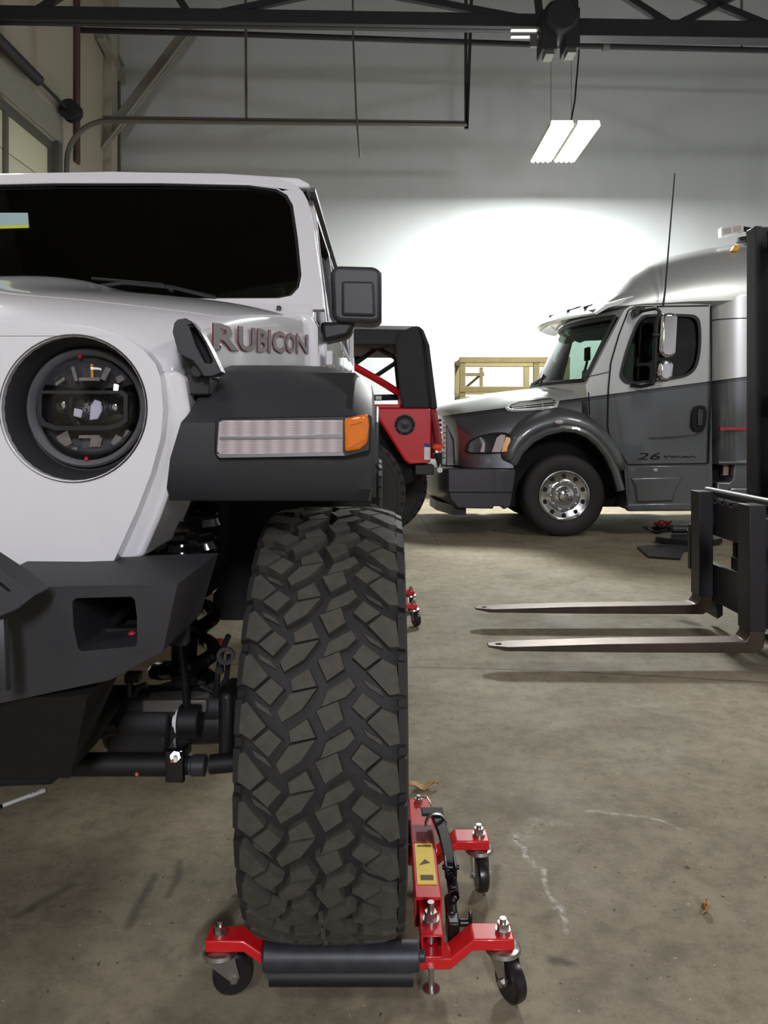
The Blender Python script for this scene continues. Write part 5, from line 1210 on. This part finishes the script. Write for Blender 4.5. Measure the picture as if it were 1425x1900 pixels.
# ---------------------------------------------------------------- red off-road car with black soft top
YR = 7.35
rc = thing('off_road_car', 'red off-road car with a black soft top, half hidden behind the white car', 'car', (-.1, 8.0, 0))
def rp(px, py, Y=YR): return (X_(px, Y), Z_(py, Y))
YB = YR+1.35
tub = obj('tub', G().prism([rp(*p) for p in ((640, 757), (700, 757), (745, 757), (797, 757), (801, 762), (800, 850), (797, 859), (757, 861), (750, 852), (703, 776), (690, 772), (640, 772))], 'y', YR, YB), M['redcar'], rc, bevel=.012, segs=3, cut=[G().box(X_(560, YR), X_(795, YR), YR+.05, YB-.05, Z_(850, YR), 1.6)])
obj('arch_lip', G().tube([(*[rp(*p)[0]], YR-.0, rp(*p)[1]) for p in ((690, 773), (704, 777), (752, 853), (760, 859))], .012, 6), M['redcar'], tub)
obj('tub_rail', G().box(X_(640, YR), X_(742, YR), YR-.004, YR+.05, Z_(757, YR), Z_(750, YR)), M['redcar'], tub, bevel=.006)
sp = P(751, 788, YR)
k = obj('speaker', G().lathe([(.098, 0), (.098, -.012), (.085, -.016), (.078, -.006), (.06, .0), (.03, -.004), (.028, -.012), (0, -.016)], (sp.x, YR, sp.z), 'y', 36), M['plastic'], tub)
g = G()
for i in range(8):
    a = 2*PI*(i+.5)/8; g.sphere((sp.x+.09*math.cos(a), YR-.014, sp.z+.09*math.sin(a)), .005, nu=8, nv=6)
obj('screws', g, M['zinc'], k)
obj('side_plate', G().prism([rp(*p) for p in ((787, 822), (798.5, 823), (798, 853), (787, 853))], 'y', YR-.01, YR), M['paper'], tub, label='small white plate with a blue top')
obj('plate_band', G().prism([rp(*p) for p in ((787, 822), (798.5, 823), (798.5, 830), (787, 829))], 'y', YR-.012, YR-.009), M['blue'], tub)
# soft top
def so(nm, poly, y0, y1, **k): return obj(nm, G().prism([rp(*p) for p in poly], 'y', y0, y1), M['soft_top'], rc, **k)
top = obj('soft_top', G().loft([[(X_(600, YR), YR, Z_(641, YR)), (X_(600, YR), YR+.02, Z_(610, YR)), (X_(600, YR), YR+.2, Z_(598, YR)), (X_(600, YR), YB-.2, Z_(598, YR)), (X_(600, YR), YB, Z_(612, YR)), (X_(600, YR), YB, Z_(641, YR)), (X_(600, YR), YB-.06, Z_(641, YR)), (X_(600, YR), YR+.06, Z_(641, YR))],
    [(X_(735, YR), YR, Z_(641, YR)), (X_(770, YR), YR+.02, Z_(612, YR)), (X_(772, YR), YR+.2, Z_(600, YR)), (X_(772, YR), YB-.2, Z_(600, YR)), (X_(770, YR), YB, Z_(612, YR)), (X_(735, YR), YB, Z_(641, YR)), (X_(735, YR), YB-.06, Z_(641, YR)), (X_(735, YR), YR+.06, Z_(641, YR))]]), M['soft_top'], rc, bevel=.02)
so('corner_panel', ((733, 640), (738, 618), (765, 606), (776, 604), (783, 630), (796, 750), (797, 758), (748, 758), (743, 740)), YR-.01, YR+.08, bevel=.02, segs=3)
so('corner_panel', ((733, 640), (738, 618), (765, 606), (776, 604), (783, 630), (796, 750), (797, 758), (748, 758), (743, 740)), YB-.08, YB+.01, bevel=.02, segs=3)
g = G().loft([[(X_(776, YR), y, Z_(604, YR)) for y in (YR, YB)]+[(X_(776, YR)+.05, y, Z_(612, YR)) for y in (YB, YR)], [(X_(789, YR), y, Z_(640, YR)) for y in (YR, YB)]+[(X_(789, YR)+.04, y, Z_(640, YR)) for y in (YB, YR)], [(X_(800, YR), y, Z_(758, YR)) for y in (YR, YB)]+[(X_(800, YR)+.06, y, Z_(758, YR)) for y in (YB, YR)]])
obj('rear_curtain', g, M['soft_top'], rc, bevel=.01)
# roll cage
def tb(nm, pts, r, m): return obj(nm, G().tube([P(*p) for p in pts], r, 8), m, rc)
tb('cage_bar', [(650, 676, YR+.15), (700, 704, YR+.15), (742, 730, YR+.15), (746, 740, YR+.15), (744, 758, YR+.15)], .035, M['redcar'])
tb('cage_bar', [(648, 672, YR+1.2), (705, 640, YR+1.2)], .022, M['soft_top']); tb('cage_bar', [(690, 640, YR+.3), (748, 672, YR+.3)], .022, M['soft_top'])
tb('cage_bar', [(652, 680, YR+.4), (716, 634, YR+.4)], .022, M['soft_top']); tb('cage_bar', [(697, 698, YR+.3), (748, 664, YR+.3)], .022, M['soft_top'])
tb('tie_bar', [(640, 742, YR+.3), (690, 738, YR+.3), (738, 737, YR+.3)], .03, M['soft_top'])
obj('gas_strut', G().cyl(P(697, 739, YR+.26), P(708, 739, YR+.26), .025), M['paper'], rc)
# hood, far bodywork
obj('hood', G().prism([(X_(640, YR)-2.2, .95), (X_(640, YR)-.9, .95), (X_(640, YR)-.9, 1.38), (X_(640, YR)-2.2, 1.26)], 'y', YR+.15, YB-.15), M['redcar'], rc, bevel=.05)
obj('cab_side', G().box(X_(640, YR)-1.0, X_(640, YR)+.02, YR, YB, .86, 1.36), M['redcar'], rc, bevel=.02)
obj('underbody', G().prism([rp(*p) for p in ((600, 862), (700, 862), (795, 862), (797, 880), (760, 900), (700, 920), (600, 920))], 'y', YR+.25, YR+.7), M['under'], rc)
obj('wheel_arch', G().box(X_(600, YR), X_(752, YR), YR+.3, YR+.6, .75, 1.36), M['under'], rc)
# rear quarter details on the right
tl = obj('tail_lamp', G().prism([(YR+.06, Z_(852, YR)), (YR+.3, Z_(852, YR)), (YR+.3, Z_(765, YR)), (YR+.06, Z_(765, YR))], 'x', X_(801, YR), X_(809, YR)), mat('tail_net', (120, 30, 38), .6, var=.5, scale=160), rc, bevel=.01)
obj('recovery_rope', G().tube([P(802, 760, YR-.02), P(809, 790, YR-.03), P(812, 815, YR-.03), P(815, 828, YR-.03)], [.02, .028, .026, .03], 8).tube([P(806, 756, YR+.05), P(813, 790, YR+.02), P(819, 826, YR)], .014, 8), M['redrope'], rc)
obj('rope_knot', G().sphere(P(811, 830, YR-.05), .045, .03, .03).tube([P(806, 824, YR-.06), P(815, 838, YR-.06), P(822, 826, YR-.06)], .012, 6), M['orange'], rc)
obj('hitch_shackle', G().tube([P(812, 840, YR-.02), P(815, 855, YR-.02), P(816, 868, YR-.02)], [.045, .03, .018], 10), M['plastic'], rc)
obj('hitch_pin', G().lathe([(.0, -.02), (.026, -.02), (.026, .02), (0, .02)], P(816, 872, YR-.04), 'y', 20).cyl(P(817, 856, YR-.03), P(816, 869, YR-.03), .013), M['zinc'], rc)
obj('rear_bumper', G().box(X_(770, YR), X_(806, YR), YR+.05, YB-.05, Z_(882, YR), Z_(862, YR)), M['plastic'], rc, bevel=.01)
# wheels
def rcwheel(c, ang, sc=1.06):
    for src in (tf, rf):
        o = copy_tree(src, rc)
        base = root_loc(car); ctr = Vector((TCX, AXY, AXZ))-base
        Mx = Matrix.Translation(Vector(c)-root_loc(rc)) @ Matrix.Rotation(ang, 4, 'Z') @ Matrix.Scale(sc, 4) @ Matrix.Translation(-ctr)
        o.matrix_local = Mx
rcwheel((-.355, 7.36, .56), R(-90), 1.2); rcwheel((-.08, 8.62, .56), R(90), 1.2)
rcwheel((-2.75, 7.36, .56), R(-90), 1.2); rcwheel((-2.75, 8.62, .56), R(90), 1.2)

# ---------------------------------------------------------------- forklift
fk = thing('forklift', 'black forklift at the right edge with two bare steel forks held just above the floor', 'forklift', (2.6, 4.23, 0))
def fork(yc_, tipx, sx):
    w = .06; zb = .088; th = .042
    prof = [(tipx, .104), (tipx+.08, .094), (tipx+.55, zb), (sx+.02, zb-.004), (sx+.068, zb+.02), (sx+.075, zb+.07), (sx+.075, .806), (sx+.0, .806), (sx+.0, zb+.085), (sx-.02, zb+.056), (sx-.06, zb+.05), (tipx+.55, .128), (tipx+.10, .114), (tipx, .112)]
    sh = []
    g = G().prism(prof, 'y', yc_-w, yc_+w)
    def taper(v):
        if v.x < tipx+.075:
            k = .45+.55*max(0, (v.x-tipx)/.075); return (v.x, yc_+(v.y-yc_)*k, v.z)
        return v
    g.xf(taper)
    return obj('fork', g, M['steel'], fk, bevel=.004, cut=[G().cyl((tipx+.055, yc_, 0), (tipx+.055, yc_, .3), .014, n=16)])
fork(3.84, .515, 1.795); fork(4.62, .545, 1.868)
# the shanks are painted black above the heel
for yc_, sx in ((3.84, 1.795), (4.62, 1.868)):
    obj('fork_shank', G().box(sx-.004, sx+.079, yc_-.064, yc_+.064, .19, .81), M['dark_steel'], fk, bevel=.004)
    obj('fork_hook', G().box(sx+.07, sx+.13, yc_-.05, yc_+.05, .60, .74), M['dark_steel'], fk, bevel=.004)
cr_ = obj('carriage', G().box(1.955, 2.0, 3.70, 4.72, .55, .745).box(1.955, 2.0, 3.70, 4.72, .16, .38).box(1.955, 2.02, 3.95, 4.12, .2, .74), M['dark_steel'], fk, bevel=.005)
for i in range(9): obj('carriage_tooth', G().box(1.95, 2.0, 3.76+i*.105, 3.80+i*.105, .745, .758), M['dark_steel'], cr_)
for y0 in (4.55, 3.75): obj('carriage_gusset', G().prism([(1.955, .165), (2.0, .165), (2.0, .08), (1.97, .06)], 'y', y0, y0+.15), M['dark_steel'], cr_)
obj('side_stop', G().box(1.86, 1.96, 4.685, 4.72, .33, .60), M['dark_steel'], cr_)
obj('cross_bar', G().cyl((1.99, 3.7, .80), (1.99, 4.74, .80), .026, n=14), M['dark_steel'], fk)
obj('chain_anchor', G().box(2.0, 2.03, 4.2, 4.28, .45, .6).cyl((1.985, 4.05, .5), (1.955, 4.05, .5), .02), M['zinc'], fk)
for y0 in (3.93, 4.47):
    obj('mast_upright', G().prism([(2.125, y0-.06), (2.165, y0-.06), (2.165, y0-.045), (2.30, y0-.045), (2.30, y0+.05), (2.125, y0+.05)], 'z', .06, 2.345), M['dark_steel'], fk, bevel=.005)
for z0 in (2.2, 1.25): obj('mast_cross_member', G().box(2.2, 2.28, 3.95, 4.45, z0, z0+.12), M['dark_steel'], fk, bevel=.006)
obj('roller_bracket', G().box(2.0, 2.2, 3.99, 4.03, .2, .7).box(2.0, 2.2, 4.38, 4.42, .2, .7).box(1.99, 2.02, 3.99, 4.42, .3, .45), M['black_metal'], fk)
obj('lift_cylinder', G().cyl((2.25, 4.2, .1), (2.25, 4.2, 1.9), .04).cyl((2.25, 4.2, 1.9), (2.25, 4.2, 2.2), .03), M['black_metal'], fk)
obj('chassis', G().prism([(2.36, .18), (3.6, .18), (4.1, .30), (4.15, 1.05), (3.3, 1.1), (3.1, .62), (2.7, .58), (2.55, .95), (2.36, .95)], 'y', 3.72, 4.74), M['dark_steel'], fk, bevel=.03)
obj('seat', G().box(3.1, 3.55, 4.0, 4.46, 1.1, 1.2).box(3.5, 3.62, 4.0, 4.46, 1.15, 1.65), M['plastic'], fk, bevel=.04)
for y0 in (3.76, 4.66):
    obj('guard_post', G().tube([(2.45, y0, .95), (2.65, y0, 2.15), (3.7, y0, 2.15), (3.85, y0, 1.05)], .03, 8), M['dark_steel'], fk)
obj('guard_roof', G().box(2.6, 3.7, 3.76, 4.66, 2.14, 2.17), M['dark_steel'], fk)
for (x0, y0, r0) in ((2.62, 3.66, .28), (2.62, 4.80, .28), (3.75, 3.80, .24), (3.75, 4.66, .24)):
    obj('tire', G().lathe([(0, -.09), (r0*.6, -.10), (r0-.02, -.10), (r0, -.08), (r0, .08), (r0-.02, .10), (r0*.6, .10), (0, .09)], (x0, y0, r0), 'y', 36), M['rubber'], fk)

# ---------------------------------------------------------------- rack by the back wall
rk = thing('storage_rack', 'weathered yellow storage rack standing at the back wall behind the truck hood', 'rack', (2.2, 12.9, 0))
def rz(py, Y): return Z_(py, Y)
ya_, yb_ = 12.35, 13.2
xs_ = (X_(858, ya_), X_(993, ya_)+.5)
zt_ = Z_(665, ya_)
for y in (ya_, yb_):
    for x in xs_+((xs_[0]+xs_[1])/2+.35,):
        obj('post', G().box(x-.045, x+.045, y-.045, y+.045, 0, zt_), M['wood'], rk, bevel=.004)
    obj('beam', G().box(xs_[0]-.05, xs_[1]+.05, y-.05, y+.05, zt_-.07, zt_+.02), M['wood'], rk, bevel=.004)
    for z in (Z_(722, ya_), Z_(742, ya_), .9):
        obj('beam', G().box(xs_[0]-.05, xs_[1]+.05, y-.05, y+.05, z-.05, z+.04), M['wood'], rk, bevel=.004)
for x in xs_:
    obj('side_rail', G().box(x-.03, x+.03, ya_, yb_, zt_-.06, zt_+.01).box(x-.03, x+.03, ya_, yb_, 1.62, 1.7), M['wood'], rk)
obj('shelf', G().box(xs_[0], xs_[1], ya_, yb_, Z_(742, ya_)+.02, Z_(742, ya_)+.05), M['wood'], rk)
obj('brace', G().beam((xs_[0], ya_+.1, Z_(725, ya_)), (xs_[0]+.35, ya_+.1, Z_(690, ya_)), .05, .04).beam((xs_[0]+.3, ya_, Z_(728, ya_)), (xs_[0]+.3, ya_, Z_(682, ya_)), .05, .05).beam((xs_[0], ya_, Z_(695, ya_)), (xs_[0]+.35, ya_, Z_(695, ya_)), .04, .05), M['wood'], rk)

# ---------------------------------------------------------------- things on the floor
def tagged(nm, g, m, label, cat, group=None, **k): return tag(obj(nm, g, m, **k), label, cat, group)
def leaf(c, L_, W_, ang, label, nm='dry_leaf'):
    g = G(); n = 9; rows = []
    random.seed(int(c[0]*100))
    for i in range(n):
        t = i/(n-1); wd = W_*math.sin(PI*min(1, t*1.02+.02))**.8*(1+.25*math.sin(t*19)); x = (t-.5)*L_
        z = .004+.012*abs(t-.5)+.006*math.sin(t*9)
        rows.append([(x, -wd, z+.010), (x, 0, z), (x, wd, z+.008+.004*math.sin(t*7))])
    g.loft(rows, False, False)
    g.tube([(-.5*L_, 0, .011), (-.72*L_, .01, .004)], .0012, 5)
    rot = Matrix.Rotation(ang, 4, 'Z'); g.xf(lambda v: rot @ v+Vector(c))
    return tagged(nm, g, M['leaf'], label, 'leaf', solid=.0008)
leaf(FL(784, 1464), .11, .024, R(12), 'brown curled leaf lying on the floor just right of the big tire')
leaf(FL(1310, 1690), .028, .010, R(70), 'tiny dry leaf on the floor at the lower right')
v = FL(42, 1485)
g = G().cyl((-.065, 0, .0065), (.055, 0, .0065), .0058, n=14).box(.02, .072, -.006, .006, .0015, .0125)
rot = Matrix.Rotation(R(50), 4, 'Z'); g.xf(lambda q: rot @ q+v)
pen = tagged('plastic_tube', g, M['paper'], 'small white plastic tube with dark print lying on the floor at the lower left', 'tube', bevel=.001)
tv, _ = text_mesh('IE', 0); e4 = (min(q.x for q in tv), max(q.x for q in tv), .7)
obj('print', flat_text('IE', lambda s, t: rot @ Vector((.024+s*.03, -.004+t*.008, .0131))+v, 0, e4), M['black_ink'], pen, sharp=0)
g = G().cyl(Vector((-.08, 0, .0065)), Vector((-.065, 0, .0065)), .0066, n=12); g.xf(lambda q: rot @ q+v); obj('cap', g, M['black_metal'], pen)
# plate, pack and cables near the truck
Yd = 5.35
def dz(px, py): p = FL(px, py); return (p.x, p.y)
plate = tagged('steel_plate', G().prism([dz(1182, 1017), dz(1203, 1036), dz(1262, 1040), dz(1268, 1026), dz(1300, 1018), dz(1300, 1008)], 'z', .002, .022), M['dark_steel'], 'dark flat steel plate lying on the floor left of the forklift mast', 'plate', bevel=.003)
ramp = tagged('low_platform', G().prism([dz(1216, 1009), dz(1300, 1018), dz(1340, 1012), dz(1340, 1000), dz(1230, 1000)], 'z', .022, .07), M['black_metal'], 'low black metal platform on the floor behind the forks', 'platform', bevel=.004)
c = FL(1278, 1004); tool = tagged('tool_pack', G().cyl((c.x-.16, c.y+.05, .115), (c.x+.2, c.y+.05, .115), .042, n=18), M['dark_steel'], 'dark cylinder with a pale mark resting on the low black platform', 'tool', bevel=.006)
obj('badge', G().lathe([(.0, 0), (.014, 0), (.014, -.003), (.0, -.003)], (c.x-.0, c.y+.05-.042, .118), 'y', 18), M['paper'], tool)
random.seed(4)
for nm, mm, lab, n_, sx in (('cable_coil', M['black_metal'], 'tangled grey black cables heaped on the floor beside the low platform', 4, 0), ('red_cable', M['redrope'], 'red cable lying on top of the tangled cables by the truck step', 1, -.05)):
    g = G()
    for q in range(n_):
        c = FL(1226, 990)+Vector((sx+random.uniform(-.05, .1), random.uniform(-.02, .1), 0)); pts = []
        for i in range(26):
            a = 2*PI*i/13+q; rr = .06+.05*math.sin(i*.9+q); pts.append(c+Vector((rr*1.5*math.cos(a), rr*math.sin(a), .03+(.085 if n_ == 1 else 0)+.018*math.sin(i*1.7+q)+.01*q)))
        g.tube(pts, .007, 6)
    tagged(nm, g, mm, lab, 'cable')
g = G()
for i in range(7): g.box(FL(1320, 1000).x+i*.0, FL(1385, 1000).x, 5.5+i*.09, 5.54+i*.09, .02, .05+.004*i)
tagged('step_grate', g, M['dark_steel'], 'slotted dark metal grate on the floor behind the forklift carriage', 'grate')
